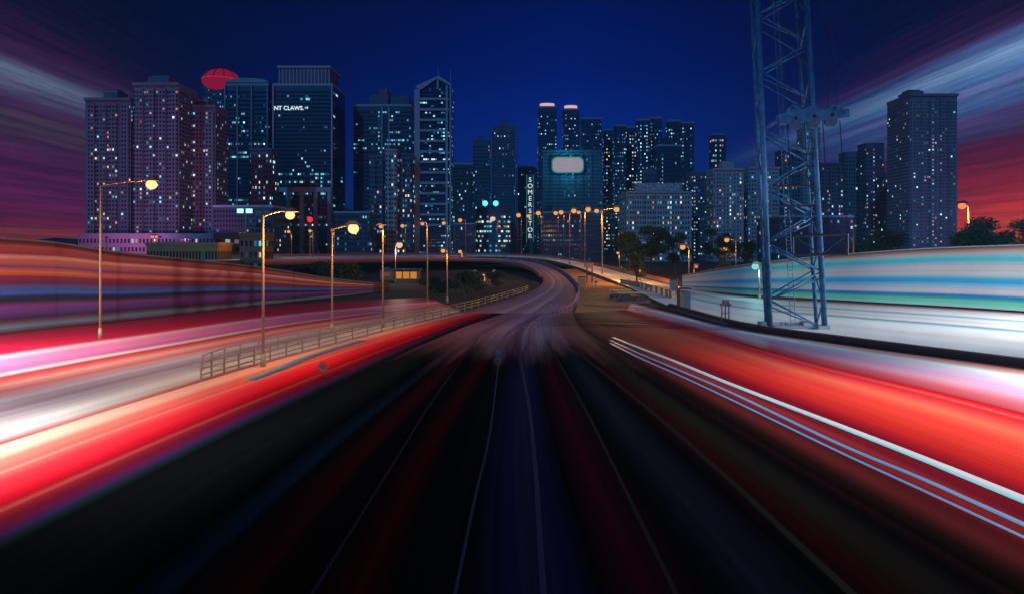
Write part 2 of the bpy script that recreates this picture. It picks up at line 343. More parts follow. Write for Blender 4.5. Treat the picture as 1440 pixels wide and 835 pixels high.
# left of the red trails: ground with a fan of light streaks painted in
LW = [(-66, -12, 0), (-58, 25, 0), (-48, 60, 0), tuple(G(180, 451, 0)), tuple(G(350, 432, 0)), tuple(G(480, 424, 0)), tuple(G(600, 418, 0))]
LO = [(-24.6, -12, 0), (-23.0, 14, 0), (-20.6, 29, 0), (-18.3, 41, 0), (-15.0, 53.5, 0), (-10.6, 69, 0), (-6.5, 82, 0)]
m = bands('fan_streak_surface', [(0, (.30, .02, .03)), (.03, (.42, .006, .03)), (.24, (.55, .004, .035)), (.33, (.62, .01, .05)), (.37, (.72, .42, .46)), (.42, (.68, .16, .30)), (.5, (.62, .12, .26)), (.54, (.34, .10, .28)), (.575, (.62, .42, .36)), (.60, (.30, .02, .03)), (.64, (.6, .08, .07)),
    (.68, (.62, .28, .22)), (.72, (.46, .10, .10)), (.78, (.42, .36, .38)), (.84, (.24, .17, .22)), (.90, (.38, .34, .36)), (.94, (.58, .56, .55)), (.975, (.50, .46, .46)), (1, (.4, .06, .06))],
    wander=.03, fine=.5, ufreq=55, vfreq=.012, rough=.5)
tag(ribbon('road_fan_streaks', LW, LO, m, dz=.0, n=100, nu=10), kind='structure')

# light trails painted as lines: white and blue right, teal left, faint in the middle
def line(px_pts, w0, col, name, rough=.4, ext=22, z=.009, w1=None):
    c = [G(x, y) for x, y in px_pts]; d = (c[0]-c[1]).normalized()
    if ext: c.insert(0, c[0]+d*ext)
    ws = [w0+((w1 if w1 is not None else w0)-w0)*i/(len(c)-1) for i in range(len(c))]
    A = []; B = []
    for i, p in enumerate(c):
        t = (c[min(i+1, len(c)-1)]-c[max(i-1, 0)]).normalized(); nrm = Vector((t.y, -t.x, 0))*ws[i]/2
        A.append(tuple(p-nrm)); B.append(tuple(p+nrm))
    dim = 'faint' in name; mm = bands(name+'_paint', col, wander=.0, fine=.1, ufreq=3, rough=.85 if dim else rough, patch=1.0 if dim else .35, spec=.02 if dim else .35)  # material of a light trail painted as a line
    return tag(ribbon(name, A, B, mm, n=60, nu=1, dz=z), kind='structure')
wc = [(0, (.10, .74, .86)), (.4, (.42, .9, .93)), (.6, (.86, .9, .9)), (1, (.8, .84, .86))]
bl = [(0, (.06, .36, .66)), (.5, (.12, .42, .74)), (1, (.2, .4, .78))]
line([(1440, 702), (1300, 645), (1172, 595), (1027, 539.5), (950, 508), (900, 489), (862, 474)], .72, wc, 'trail_line_white', w1=.30)
line([(1440, 737), (1300, 674), (1172, 620), (1027, 551), (950, 518), (900, 497), (858, 478)], .30, bl, 'trail_line_blue', w1=.22)
line([(1440, 755), (1300, 690), (1172, 631), (1027, 561), (950, 525), (900, 503), (858, 482)], .17, bl, 'trail_line_blue', w1=.22)
line([(350, 534), (396, 517), (425, 505), (463, 492), (510, 478)], .9, [(0, (.4, .46, .44)), (.35, (.10, .34, .40)), (.75, (.07, .1, .30)), (1, (.2, .04, .14))], 'trail_line_teal', z=.012, ext=0, w1=1.1)
gl = [(0, (.016, .016, .05)), (1, (.02, .02, .06))]
line([(640, 834), (668, 700), (690, 600), (702, 500)], .09, gl, 'trail_line_faint')
line([(764, 834), (752, 650), (742, 560), (728, 490)], .16, [(0, (.015, .015, .06)), (1, (.02, .02, .05))], 'trail_line_faint')
line([(560, 640), (610, 560), (672, 475)], .10, [(0, (.002, .006, .014)), (1, (.012, .010, .03))], 'trail_line_faint')
line([(950, 834), (880, 690), (820, 570), (770, 480)], .13, [(0, (.008, .010, .014)), (1, (.012, .012, .014))], 'trail_line_faint')
line([(1150, 790), (1010, 660), (900, 565), (800, 485)], .26, [(0, (.010, .010, .008)), (1, (.010, .010, .007))], 'trail_line_faint')

# ================================================================== WALLS AND BARRIERS
m = bands('striped_wall_paint', [(0, (.02, .01, .02)), (.03, (.10, .02, .04)), (.07, (.42, .09, .05)), (.14, (.3, .04, .09)), (.17, (.76, .45, .3)), (.21, (.66, .2, .12)), (.28, (.2, .05, .16)), (.34, (.72, .2, .05)), (.40, (.24, .02, .05)), (.48, (.14, .02, .12)), (.54, (.05, .12, .4)), (.58, (.03, .16, .62)), (.62, (.012, .02, .08)),  # blurred light streaks painted as colour bands
    (.66, (.012, .01, .05)), (.72, (.2, .04, .24)), (.78, (.1, .04, .26)), (.84, (.05, .01, .07)), (.88, (.12, .06, .08)), (.92, (.14, .26, .34)), (.955, (.1, .12, .22)), (.98, (.2, .005, .02)), (1, (.2, .005, .02))], wander=.05, fine=.65, ufreq=34, vfreq=.02, rough=.5)
wl = [(-66.5, -10, 0), (-58.5, 25, 0), (-48.5, 60, 0), (-43.6, 72, 0), (-36.5, 90, 0), (-30, 106, 0), (-24, 124, 0)]  # added wall, blurred light streaks painted on as bands
t_ = thing('striped_wall', 'added long wall at the left edge painted with orange, purple and blue light streaks', 'wall', (-48.5, 60, 0))
w_ = wall_strip('added_wall_panel', [Vector(p)-Vector((-48.5, 60, 0)) for p in wl], 0, [9.8, 9.3, 8.9, 7.4, 5.4, 3.0, 1.0], .4, m, n=40, parent=t_)
cp = wall_strip('added_coping', [Vector(p)-Vector((-48.5, 60, 0))+Vector((0, 0, h_)) for p, h_ in zip(wl, (9.8, 9.3, 8.9, 7.4, 5.4, 3.0, 1.0))], .003, .18, .6, principled('added_coping_concrete', (.2, .16, .17), .8), n=40, nu=1, parent=t_)
m = bands('teal_wall_paint', [(0, (.10, .04, .03)), (.04, (.30, .14, .10)), (.10, (.5, .42, .38)), (.15, (.14, .5, .54)), (.22, (.04, .46, .5)), (.27, (.42, .44, .46)), (.36, (.6, .5, .48)), (.46, (.56, .54, .56)), (.51, (.1, .42, .56)), (.58, (.01, .32, .56)), (.65, (.3, .5, .6)), (.70, (.66, .54, .54)), (.76, (.6, .56, .58)),  # pale and teal light streaks painted as colour bands
    (.80, (.01, .2, .55)), (.84, (.02, .3, .42)), (.89, (.2, .62, .36)), (.95, (.2, .7, .5)), (1, (.6, .66, .66))], wander=.035, fine=.36, ufreq=40, vfreq=.012, rough=.5)
wr = [(113, -10, .2), (87, 40, .2), (64.5, 80.5, .2), (51.5, 96.5, .2), (40, 111, .2), (34.2, 128, .2)]  # added barrier that carries pale and teal light streaks in its colour
hs = [9.6, 8.9, 8.2, 7.0, 4.9, 2.4]
t_ = thing('streak_barrier', 'added barrier painted with pale, teal, blue and green light streaks at right', 'wall', (64.5, 80.5, .2))
wall_strip('added_barrier_panel', [Vector(p)-Vector((64.5, 80.5, .2)) for p in wr], 0, hs, .35, m, n=50, parent=t_)
wall_strip('added_coping', [Vector(p)-Vector((64.5, 80.5, .2))+Vector((0, 0, h_)) for p, h_ in zip(wr, hs)], .003, .14, .55, principled('added_coping_pale', (.3, .3, .31), .7), n=50, nu=1, parent=t_)

def off(path, d, k0=0, k1=None):
    pts = [Vector(p) for p in path][k0:k1]; out = []
    for i, p in enumerate(pts):
        t = pts[min(i+1, len(pts)-1)]-pts[max(i-1, 0)]; t.z = 0; t.normalize(); out.append(tuple(p+Vector((t.y, -t.x, 0))*d))
    return out
# parapets of the flyover, red and pink light trails painted on
m_par = bands('parapet_red_trail', [(0, (.5, .05, .05)), (.25, (.42, .05, .06)), (.5, (.3, .3, .34)), (1, (.22, .2, .2))], wander=.02, fine=.3, ufreq=10, rough=.6)
tag(wall_strip('parapet', off(FE, .35, 5), 0, .95, .3, m_par, n=110, nu=4), 'low far parapet of the flyover with a red light trail painted along its top under the skyline', 'parapet')
m_dk = bands('parapet_dark', [(0, (.10, .04, .04)), (.4, (.05, .02, .02)), (1, (.03, .012, .012))], wander=.02, fine=.3, ufreq=8, rough=.7)
tag(wall_strip('kerb_wall', off(NE, .2, 0, 6), -.2, .34, .5, m_dk, n=80, nu=3), 'dark low kerb wall between the white-trail road and the red-trail lanes', 'kerb')
m_pk = bands('parapet_pink_trail', [(0, (.6, .5, .5)), (.3, (.55, .14, .18)), (1, (.16, .05, .07))], wander=.02, fine=.3, ufreq=8, rough=.6)
tag(wall_strip('parapet', off(PLm, -.3, 4), -.5, .8, .25, m_pk, n=90, nu=3), 'parapet with pink trail light painted on along the inner edge of the curved road', 'parapet')
tag(wall_strip('crash_barrier', off(PRm, .35, 1, 8), -.1, .85, .3, principled('barrier_blue', (.12, .16, .3), .6, noise=.3, nscale=2), n=70, nu=2), 'blue grey crash barrier on the outside of the purple-trail bend', 'crash barrier')
# piers under the flyover
pier_pts = catmull([tuple((Vector(a_)+Vector(b_))/2) for a_, b_ in zip(NE, FE)], 60)
words = ['far left, past the streak wall', 'second from the left', 'third from the left', 'behind the tall amber lamp pole', 'between the lamp poles', 'in the dark middle', 'near the lit kiosk', 'right of the kiosk', 'left of the purple-trail bend', 'nearest the purple-trail bend']
for k_, i in enumerate((52, 49, 47, 45, 43, 41, 39, 37)):
    p = pier_pts[i]
    t_ = thing('flyover_pier', 'concrete pier carrying the dark flyover, '+words[k_], 'pier', (p.x, p.y, 0), 'piers under the flyover')
    MB().box(-1.1, 1.1, -.8, .8, -.1, p.z-1.7).build('column', principled('pier_concrete', (.16, .14, .13), .85, noise=.3, nscale=.8), t_)
    MB().prism([(-1.2, p.z-1.7), (1.2, p.z-1.7), (4.5, p.z-.95), (-4.5, p.z-.95)], -.9, .9).build('pier_cap', MATS['pier_concrete'], t_)

def guard_rail(name, label, path, n, h, rails, colr, post_w=.06, cat='guard rail'):
    pts = catmull(path, n); base = pts[0].copy(); t_ = thing(name, label, cat, base)
    mt = principled(name+'_metal_%d' % (colr[0]*100), colr, .45, .4)
    pm_ = MB().box(-post_w, post_w, -post_w, post_w, -.05, h).mesh('post', mt)
    for i, p in enumerate(pts):
        o = link('post', pm_, t_); o.location = p-base
    for rz in rails:
        r_ = MB()
        for i in range(n-1): r_.tube(pts[i]-base+Vector((0, -post_w, rz)), pts[i+1]-base+Vector((0, -post_w, rz)), .05, n=6, cap=False)
        r_.build('rail', mt, t_)
    return t_
guard_rail('guard_rail', 'yellowish roadside railing along the pale verge left of the curve', [tuple(Vector(p)+Vector((-.25, 0, 0))) for p in O[3:]]+[tuple(Vector(p)+Vector((-.35, 0, 0))) for p in PLm[1:3]], 34, 1.1, (.35, .72, 1.07), (.32, .24, .16), .05)
guard_rail('guard_rail', 'dark bollard fence curling round the nose of the traffic island', [tuple(G(735, 492)), tuple(G(748, 468)), tuple(G(775, 450)), tuple(G(802, 440)), tuple(G(812, 424))], 22, 1.0, (.5, .95), (.2, .14, .2))
guard_rail('guard_rail', 'thin pale railing with two yellow posts in the bright verge at left', [tuple(G(285, 520)), tuple(G(330, 503)), tuple(G(400, 488)), tuple(G(470, 475))], 9, 1.0, (.5, .96), (.34, .26, .2), .05)

# ================================================================== STREET LAMPS
m_pole = principled('lamp_pole_paint', (.36, .26, .16), .5, .3)
m_head = principled('lamp_housing', (.12, .12, .12), .5, .4)
AMB = (1.0, .42, .08); AMB_E = (1.0, .52, .16); WHT = (1.0, .8, .62); TEAL = (.25, .85, .85)
m_gl = {'amber': emit('amber_lamp', (1.0, .40, .12), 1.0), 'hot': emit('hot_amber_lamp', (1.0, .50, .17), 2.2), 'white': emit('white_lamp', (1.0, .62, .44), .9), 'teal': emit('teal_lamp', (.28, .80, .76), .9), 'red': emit('red_lamp', (1.0, .2, .16), .8), 'orange': emit('orange_lamp', (1.0, .26, .09), 1.1)}
def street_lamp(label, hx, hy, Y, base_z, r_px, glow='amber', pole_px=None, power=0, col=AMB, group='street lamps', twin=False, pole_w=.11, z_off=0):
    hp = P(hx, hy, Y); ppx = hx if pole_px is None else pole_px; bp = P(ppx, hy, Y); bp.z = base_z
    t_ = thing('street_lamp', label, 'street lamp', bp, group)
    H = hp.z-base_z; ax = hp.x-bp.x; r = r_px*(.85 if glow == 'hot' else .72)*Y/F
    MB().tube((0, 0, -.2), (0, 0, H+.05), pole_w, pole_w*.62, 10).tube((0, 0, -.1), (0, 0, .9), pole_w*1.7, pole_w*1.5, 10).build('pole', m_pole, t_, True)
    def head(ax):
        sg = 1 if ax >= 0 else -1
        arm = MB(); L = max(abs(ax), r*1.2); prev = Vector((0, 0, H-.1))
        for k in range(1, 7):
            q = Vector((sg*L*k/6, 0, H-.1+.45*math.sin(k/6*math.pi*.5))); arm.tube(prev, q, pole_w*.5, n=6); prev = q
        arm.build('arm', m_pole, t_, True)
        hd = MB().prism([(sg*L-.28-r*.9, H+r*.72), (sg*L+.28+r*.9, H+r*.72), (sg*L+r*.5, H+r*1.25+.12), (sg*L-r*.5, H+r*1.25+.12)], -.22-r*.4, .22+r*.4)
        hd.build('lamp_head', m_head, t_)
        g_ = MB().sphere((sg*L, 0, H), r, .92, 16, 10).build('lamp_glass', m_gl[glow], t_, True)
        g_.visible_shadow = True
    head(ax)
    if twin: head(-ax if ax else -.8)
    if power:
        lamp_light('bulb', (hp.x, hp.y, hp.z-r*1.35-.1), power, col, radius=.35, parent=t_)
    return t_
Ln = 'amber street lamp '
# (label, head x, head y, distance, base height, globe px, colour, pole x, power, twin)
LAMPS = [
 ('tall lamp, blazing amber globe on a long arm before the mauve towers', 213, 260, 57.6, 0, 8.5, 'hot', 141, 1100, False),
 ('tall amber-poled lamp with a bright globe, left of the largest burst', 408, 303, 43.6, 0, 7.5, 'hot', 370, 2600, False),
 ('lamp with the largest amber globe, slim pole before the wide blue tower', 497, 322, 62, 0, 9, 'hot', 467, 1100, False),
 ('slim grey-poled lamp rising from the verge below the twin-topped dark tower', 538, 319, 66, 0, 3.6, 'amber', 538.5, 500, False),
 ('pinkish white lamp glowing low in front of the pale apartment block', 561, 345, 150, 0, 6.5, 'white', 556, 1500, False),
 ('slim lamp in the dark verge, left one of the pair by the railing', 594, 315, 88, 0, 3.4, 'amber', 601, 500, False),
 ('low orange lamp just over the flyover, left of two', 623, 353, 95, 0, 4.2, 'amber', 629, 500, False),
 ('low orange lamp just over the flyover, right of two', 648, 354, 230, 4.5, 3.6, 'amber', 650, 500, False),
 ('small double-headed lamp over the orange low block at left', 217.5, 333, 190, 0, 2.6, 'orange', 217.5, 900, True),
 ('small double-headed lamp beside the square yellow box building', 341.5, 329, 180, 0, 2.6, 'amber', 341.5, 900, True),
 ('small lamp on a bare pole behind the flyover, under the first bright burst', 406, 326, 230, 4.6, 3, 'amber', 410, 700, False),
 ('small lamp beside the red beacon light', 436, 325, 240, 4.6, 3, 'amber', 440, 500, False),
 ('small lamp just left of the biggest burst', 467, 324, 245, 4.6, 2.6, 'amber', 470, 500, False),
 ('small lamp over the flyover at the foot of the pale apartments', 566, 318, 290, 4.7, 3.8, 'amber', 570, 800, False),
 ('small lamp at the foot of the ladder-faced tower', 624, 314, 320, 4.7, 3.6, 'amber', 630, 800, False),
 ('lamp on a clear pole just right of the ladder-faced tower', 647, 310, 300, 4.5, 4.0, 'amber', 655, 800, False),
 ('whitish lamp in front of the round low block with two teal beacons', 693, 308, 330, 4.2, 5.2, 'white', 699, 1200, False),
 ('lamp left of the upright lettered sign', 730, 303, 350, 4, 4.4, 'amber', 733, 900, False),
 ('lamp partly behind the foot of the upright lettered sign', 744, 304, 420, 4, 3.6, 'amber', 746, 900, False),
 ('lamp just right of the upright lettered sign', 759, 300, 350, 4, 4.6, 'amber', 761, 900, False),
 ('leftmost lamp in the tight cluster under the big screen', 783, 300, 330, 3.4, 4.2, 'amber', 785, 700, False),
 ('second lamp in the tight cluster under the big screen', 791.5, 299, 350, 3.4, 4.6, 'amber', 793, 700, False),
 ('tallest-poled lamp of the cluster under the big screen', 807, 297, 225, 2.6, 5, 'amber', 801, 1500, False),
 ('small lamp squeezed in the middle of the cluster under the screen', 815, 299, 340, 3, 3.6, 'amber', 817, 500, False),
 ('brightest lamp of the cluster, under the right end of the screen', 826, 295, 205, 2, 5.2, 'amber', 822.5, 1500, False),
 ('rightmost lamp of the cluster under the screen', 839, 297, 260, 2, 4.4, 'amber', 846, 9000, False),
 ('lone orange lamp over the dark trees on the pole right of the cluster', 867, 295, 165, 1.2, 5.6, 'amber', 847, 9500, False),
 ('yellow lamp low among orange-lit leaves right of the flyover', 892, 364, 140, 0, 4.6, 'amber', 900, 5000, False),
 ('tiny lamp low beside the orange-lit leaves', 869, 356, 200, 0, 2.6, 'amber', 871, 300, False),
 ('orange lamp burst over the end of the dark trees', 960, 348, 150, 0, 5.2, 'amber', 969, 1100, False),
 ('small lamp with a pink core and teal rays over the white road', 976, 375, 140, 0, 3.6, 'red', 976, 100, False),
 ('soft orange lamp on a pole in front of the pale slab blocks', 1022, 338, 150, 0, 4.6, 'amber', 1035, 1100, False),
 ('strong orange lamp burst left of the crane foot', 1073, 328, 170, 0, 6.4, 'orange', 1080, 1500, False),
 ('teal white lamp burst low beside the foot of the lattice mast', 1065, 375, 100, 0, 6.8, 'teal', 1068, 700, False),
 ('red-orange lamp glowing over the lit tree at the far right', 1353, 290, 120, 0, 7, 'orange', 1362, 6500, False),
 ('leaning pale-poled lamp behind the streak barrier, unlit and slim', 1203, 318, 130, 0, 1.6, 'orange', 1200, 0, False),
 ('small orange lamp above the dark hollow inside the bend, left of three', 668, 382, 165, 0, 2.6, 'amber', 670, 250, False),
 ('small orange lamp above the dark hollow inside the bend, lowest of three', 680, 387, 150, 0, 2.4, 'amber', 682, 200, False),
 ('small orange lamp above the dark hollow inside the bend, right of three', 695, 382, 165, 0, 2.8, 'amber', 697, 250, False),
]
for (lb, hx, hy, Y, bz, rp, gl_, pp, pw, tw) in LAMPS:
    c = {'teal': TEAL, 'white': WHT, 'red': (1, .2, .15), 'orange': (1.0, .26, .06)}.get(gl_, AMB)
    street_lamp(lb, hx, hy, Y, bz, rp, gl_, pp, pw, c, pole_w=.11 if Y < 100 else .16, twin=tw)
# unseen fill lamps added beside the near lanes to brighten them
def fill_lamp(label, x, y, H, arm, power, col, aim, spot):
    t_ = thing('street_lamp', label, 'street lamp', (x, y, 0), 'added fill lamps')  # added fill lamp built like a street lamp
    MB().tube((0, 0, -.2), (0, 0, H), .14, .08, 10).build('pole', m_pole, t_, True)
    MB().tube((0, 0, H-.1), (arm, 0, H+.25), .06, .05, 8).build('arm', m_pole, t_, True)
    MB().box(min(arm*.9, arm*1.15), max(arm*.9, arm*1.15), -.22, .22, H+.14, H+.34).build('lamp_head', m_head, t_)
    MB().box(min(arm*.93, arm*1.12), max(arm*.93, arm*1.12), -.17, .17, H+.09, H+.137).build('lamp_glass', m_gl['white'], t_)
    lamp_light('bulb', (x+arm, y, H-.05), power, col, 'SPOT', .3, spot, 1.0, aim, parent=t_)
WC = (1.0, .93, .88)
fill_lamp('added fill lamp at the outer edge of the red trails, beyond the left border', -27.5, 21, 12, 2.4, 28000, WC, (-22.5, 25, 0), 104)
fill_lamp('added fill lamp on the streaked ground far out at the left border', -44, 40, 14, 3, 42000, WC, (-38, 47, 0), 120)
fill_lamp('added fill lamp behind the right kerb, beyond the right border', 41.5, 33, 14, -2.5, 64000, WC, (25, 30, 0), 112)
fill_lamp('added fill lamp by the streak barrier, beyond the right border', 74, 52, 15, -4, 135000, (.95, 1.0, 1.0), (58, 62, 0), 130)

# ================================================================== BUILDINGS
WINC = {
 'c': emit('window_cyan', (.16, .60, .80), .85), 'w': emit('window_white', (.52, .80, .88), 1.0), 'y': emit('window_warm', (1.0, .64, .40), .75),
 'd': emit('window_dim', (.05, .20, .34), .35), 'p': emit('window_pink', (.8, .40, .46), .45), 'b': emit('window_blue', (.10, .28, .65), .4)}
m_glass = principled('dark_glass', (.012, .02, .035), .12, 0, spec=.8)
FAC = {
 'mauve': principled('facade_mauve', (.18, .20, .25), .8, noise=.18, nscale=.08),
 'pink': principled('facade_pink', (.30, .25, .28), .8, noise=.18, nscale=.08),
 'pale': principled('facade_pale', (.38, .42, .44), .8, noise=.18, nscale=.08),
 'slate': principled('facade_slate', (.09, .13, .20), .7, noise=.2, nscale=.08),
 'dark': principled('facade_dark', (.03, .055, .12), .5, noise=.2, nscale=.08),
 'glass': principled('facade_curtain', (.02, .045, .11), .3, noise=.25, nscale=.06),
 'brown': principled('facade_brown', (.24, .13, .07), .8, noise=.25, nscale=.2),
 'yellow': principled('facade_yellow', (.38, .24, .09), .8, noise=.25, nscale=.2)}
m_trim = principled('trim_blue_grey', (.30, .38, .46), .6)
def unitbox(mat, nm='window'):
    return MB().box(-.5, .5, -.5, .5, -.5, .5).mesh(nm, mat)
for m_ in WINC.values():
    t_n = m_.node_tree; e_ = [n for n in t_n.nodes if n.type == 'EMISSION'][0]; oi = nn(t_n, 'ShaderNodeObjectInfo'); st0 = e_.inputs[1].default_value
    t_n.links.new(mathn(t_n, 'MULTIPLY_ADD', mathn(t_n, 'POWER', oi.outputs['Random'], 2.0), st0*1.9, st0*.4), e_.inputs[1])
WM = {k: unitbox(v) for k, v in WINC.items()}; WM['k'] = unitbox(m_glass)
def tower(label, x0, x1, yt, Y, fac, cols, rows, lit, pal, cat='tower', cluster=None, depth=None, bay=0, roof=None, yb=352, ww=.5, wh=.5, group='towers of the skyline', name='tower', litrows=(), litcols=(), flat_top=True, rng=None, topband=.02, piers=(), body_prism=None, sky=None):
    """cols x rows window grid on the front; lit = share of lit windows; litrows/litcols = rows or columns mostly lit"""
    rnd = random.Random(rng if rng is not None else label); lit *= .85; pal = pal+'d'
    A = P(x0, yt, Y); B = P(x1, yt, Y); W_ = B.x-A.x; H = A.z+2.0; cx = (A.x+B.x)/2
    t_ = thing(name, label, cat, (cx, Y, -2.0), group)
    D = depth or max(W_*.8, 12); h = W_/2
    wallm = FAC[fac]; b = MB()
    if body_prism: b.prism([(px_*W_-h, pz*H) for px_, pz in body_prism], 0, D)
    else: b.box(-h, h, 0, D, 0, H)
    # bays: shallow vertical projections, so the front is not one flat plane
    if bay:
        for i in range(bay):
            c0 = -h+W_*(i+.14)/bay; c1 = -h+W_*(i+.86)/bay; b.box(c0, c1, -.9, .4, 0, H*.985)
    b.build('wall', wallm, t_)
    front = -.9 if bay else 0
    if piers:
        for k_ in piers:
            MB().box(k_*W_-h-W_*.012, k_*W_-h+W_*.012, -1.4, .3, 0, H*1.004).build('pier', m_trim, t_)
    rf = MB(); rf.box(-h-.25, h+.25, -.25-(.9 if bay else 0), D+.25, H+.003, H+.9+H*topband*.3)
    if not body_prism: rf = rf.build('roof', m_trim if fac in ('glass', 'dark') else wallm, t_)
    if roof:
        for (rx0, rx1, rh) in roof:
            k_ = MB(); z0 = H+.9+H*topband*.3+.003 if not body_prism else H; k_.box(rx0*W_-h, rx1*W_-h, D*.2, D*.7, z0, z0+rh)
            k_.box(rx0*W_-h+.8, rx1*W_-h-.8, D*.3, D*.6, z0+rh+.003, z0+rh+1.2)
            k_.build('plant_room', wallm, t_)
    # windows
    z_lo = H*.05; z_hi = H*.975; cw = W_/cols; rh = (z_hi-z_lo)/rows; litl = []; rest = MB()
    colbias = [rnd.random() for _ in range(cols)]; rowbias = [rnd.random() for _ in range(rows)]
    def inside(x, z):
        if not body_prism: return True
        pts = [(px_*W_-h, pz*H) for px_, pz in body_prism]; c = False
        for i in range(len(pts)):
            (xa, za), (xb, zb) = pts[i], pts[i-1]
            if (za > z) != (zb > z) and x < (xb-xa)*(z-za)/(zb-za)+xa: c = not c
        return c
    for r_ in range(rows):
        run = 0
        for c_ in range(cols):
            x = -h+cw*(c_+.5); z = z_lo+rh*(r_+.5)
            if not inside(x, z+rh*.5): continue
            yy = front if bay and .14 < ((x+h)/W_*bay) % 1 < .86 else 0
            p = lit*(.35+1.3*colbias[c_]*rowbias[r_]*2)
            if r_ in litrows: p = .5
            if c_ in litcols: p = .82
            if cluster and rnd.random() < .5 and run: p = .75
            on = rnd.random() < p; run = on
            if on: litl.append((x, yy, z, rnd.choice(pal), rnd.uniform(.8, 1.12)))
            else: rest.box(x-cw*ww/2, x+cw*ww/2, yy-.06, yy+.05, z-rh*wh/2, z+rh*wh/2)
    rnd.shuffle(litl)
    ind = litl[:100]; more = litl[100:]
    for (x, yy, z, k_, s_) in ind:
        o = link('window', WM[k_], t_); o.location = (x, yy-.03, z); o.scale = (cw*ww*s_, .18, rh*wh*.9)
    mats = [m_glass]+[WINC[k_] for k_ in 'cwydpb']
    for (x, yy, z, k_, s_) in more: rest.box(x-cw*ww/2, x+cw*ww/2, yy-.12, yy+.05, z-rh*wh/2, z+rh*wh/2, 1+'cwydpb'.index(k_))
    # the flank that can be seen from the road carries windows too
    side = h if cx < 0 else -h; nd = max(2, int(D/cw)) if cols < 26 else 5
    for r_ in range(rows):
        for c_ in range(nd):
            y = D*(c_+.5)/nd; z = z_lo+rh*(r_+.5)
            if not inside((h-1) if cx < 0 else -(h-1), z+rh*.5): continue
            mi = 1+'cwydpb'.index(rnd.choice(pal)) if rnd.random() < lit*.7 else 0
            rest.box(side-.06, side+.06, y-D/nd*ww/2, y+D/nd*ww/2, z-rh*wh/2, z+rh*wh/2, mi)
    if rest.v: tag(rest.build('window', mats, t_), kind='stuff')
    t_['H'] = H; t_['W'] = W_; t_['D'] = D
    return t_
def dims(t_): return t_['W'], t_['H'], t_['D']
# --- left side
tower('mauve apartment tower just left of the blazing amber lamp', 120, 184, 142, 340, 'mauve', 15, 36, .13, 'pwyc', bay=4, roof=[(.3, .6, 5)])
tower('tall mauve apartment tower with a stepped roof right behind the blazing amber lamp', 188, 252, 121, 330, 'mauve', 14, 40, .15, 'wcpc', bay=4, roof=[(.22, .68, 4), ])
tower('mauve apartment tower with warm windows, right of the blazing lamp', 254, 303, 152, 345, 'mauve', 11, 36, .2, 'ywpcw', bay=3, roof=[(.3, .7, 4)])
T1 = tower('slender dotted tower under the glowing red dome', 285, 325, 118, 470, 'dark', 12, 40, .3, 'cwcd', roof=[(.1, .9, 3)], wh=.4)
w_, h_, d_ = dims(T1)
dm = MB(); dm.sphere((0, d_*.5, h_+3), w_*.66, .7, 24, 14); dm.build('roof_dome', emit('red_dome_light', (.50, .012, .07), .5, True), T1, True)
for i in range(12):
    a_ = 2*math.pi*i/12; q = MB(); pv_ = None
    for k in range(9):
        t = R(90*k/8); p_ = Vector((w_*.668*math.cos(t)*math.cos(a_), d_*.5+w_*.668*math.cos(t)*math.sin(a_), h_+3+w_*.668*.7*math.sin(t)))
        if pv_ is not None: q.tube(pv_, p_, .28, n=5)
        pv_ = p_
    q.build('dome_rib', principled('dome_rib_red', (.12, .01, .03), .6), T1)
rg = MB()
for i in range(24):
    a_ = 2*math.pi*i/24; a2 = 2*math.pi*(i+1)/24; r_ = w_*.665
    rg.tube((r_*math.cos(a_), d_*.5+r_*math.sin(a_), h_+4), (r_*math.cos(a2), d_*.5+r_*math.sin(a2), h_+4), .35, n=6)
rg.build('dome_ring', emit('dome_ring_light', (.8, .05, .12), .5), T1)
T2 = tower('dark glass office tower with bright blue vertical piers and a curved top', 316, 378, 121, 450, 'glass', 24, 38, .10, 'cwcdb', cluster=1, litrows=(12, 22, 25, 30, 8), piers=(.02, .30, .62, .98), wh=.45, ww=.8)
w_, h_, d_ = dims(T2); a_ = MB(); pts = [(-w_/2, h_+2), (w_/2, h_+2)]+[(w_/2*math.cos(t*math.pi/12), h_+2.2+3.0*math.sin(t*math.pi/12)) for t in range(0, 13)]
a_.prism([(-w_/2, h_+2.21), (w_/2, h_+2.21)]+[(w_/2*math.cos(t*math.pi/12), h_+2.22+3.2*math.sin(t*math.pi/12)) for t in range(1, 12)], -.5, d_*.8).build('roof_crown', m_trim, T2)
tower('narrow low apartment tower with warm windows before the curved-top glass tower', 351, 382, 212, 400, 'slate', 8, 20, .3, 'ywcw', bay=2)
T3 = tower('wide blue curtain-wall tower with a lit rooftop name and a recessed top floor', 384, 468, 121, 440, 'glass', 34, 42, .05, 'cwcdd', cluster=1, litrows=(7, 9, 15, 16, 18, 20), wh=.5, ww=.7, piers=(.01, .99))
w_, h_, d_ = dims(T3)
k_ = MB().box(-w_*.42, w_*.42, 3, d_*.8, h_+1.8, h_+13); k_.build('penthouse', FAC['slate'], T3)
k_ = MB()
for i in range(15): k_.box(-w_*.42+w_*.84*i/14-.35, -w_*.42+w_*.84*i/14+.35, 2.4, 3.1, h_+2, h_+12)
k_.box(-w_*.45, w_*.45, 2, d_*.85, h_+13.003, h_+14.4); k_.build('penthouse_frame', m_trim, T3)
for i in range(5): MB().box(-w_*.46+w_*.92*i/4-1.2, -w_*.46+w_*.92*i/4+1.2, -3.4, -.5, 0, h_*.40).build('column', m_trim, T3)
MB().box(-w_*.5, w_*.5, -3.8, -.1, h_*.40, h_*.425).build('canopy_beam', m_trim, T3)
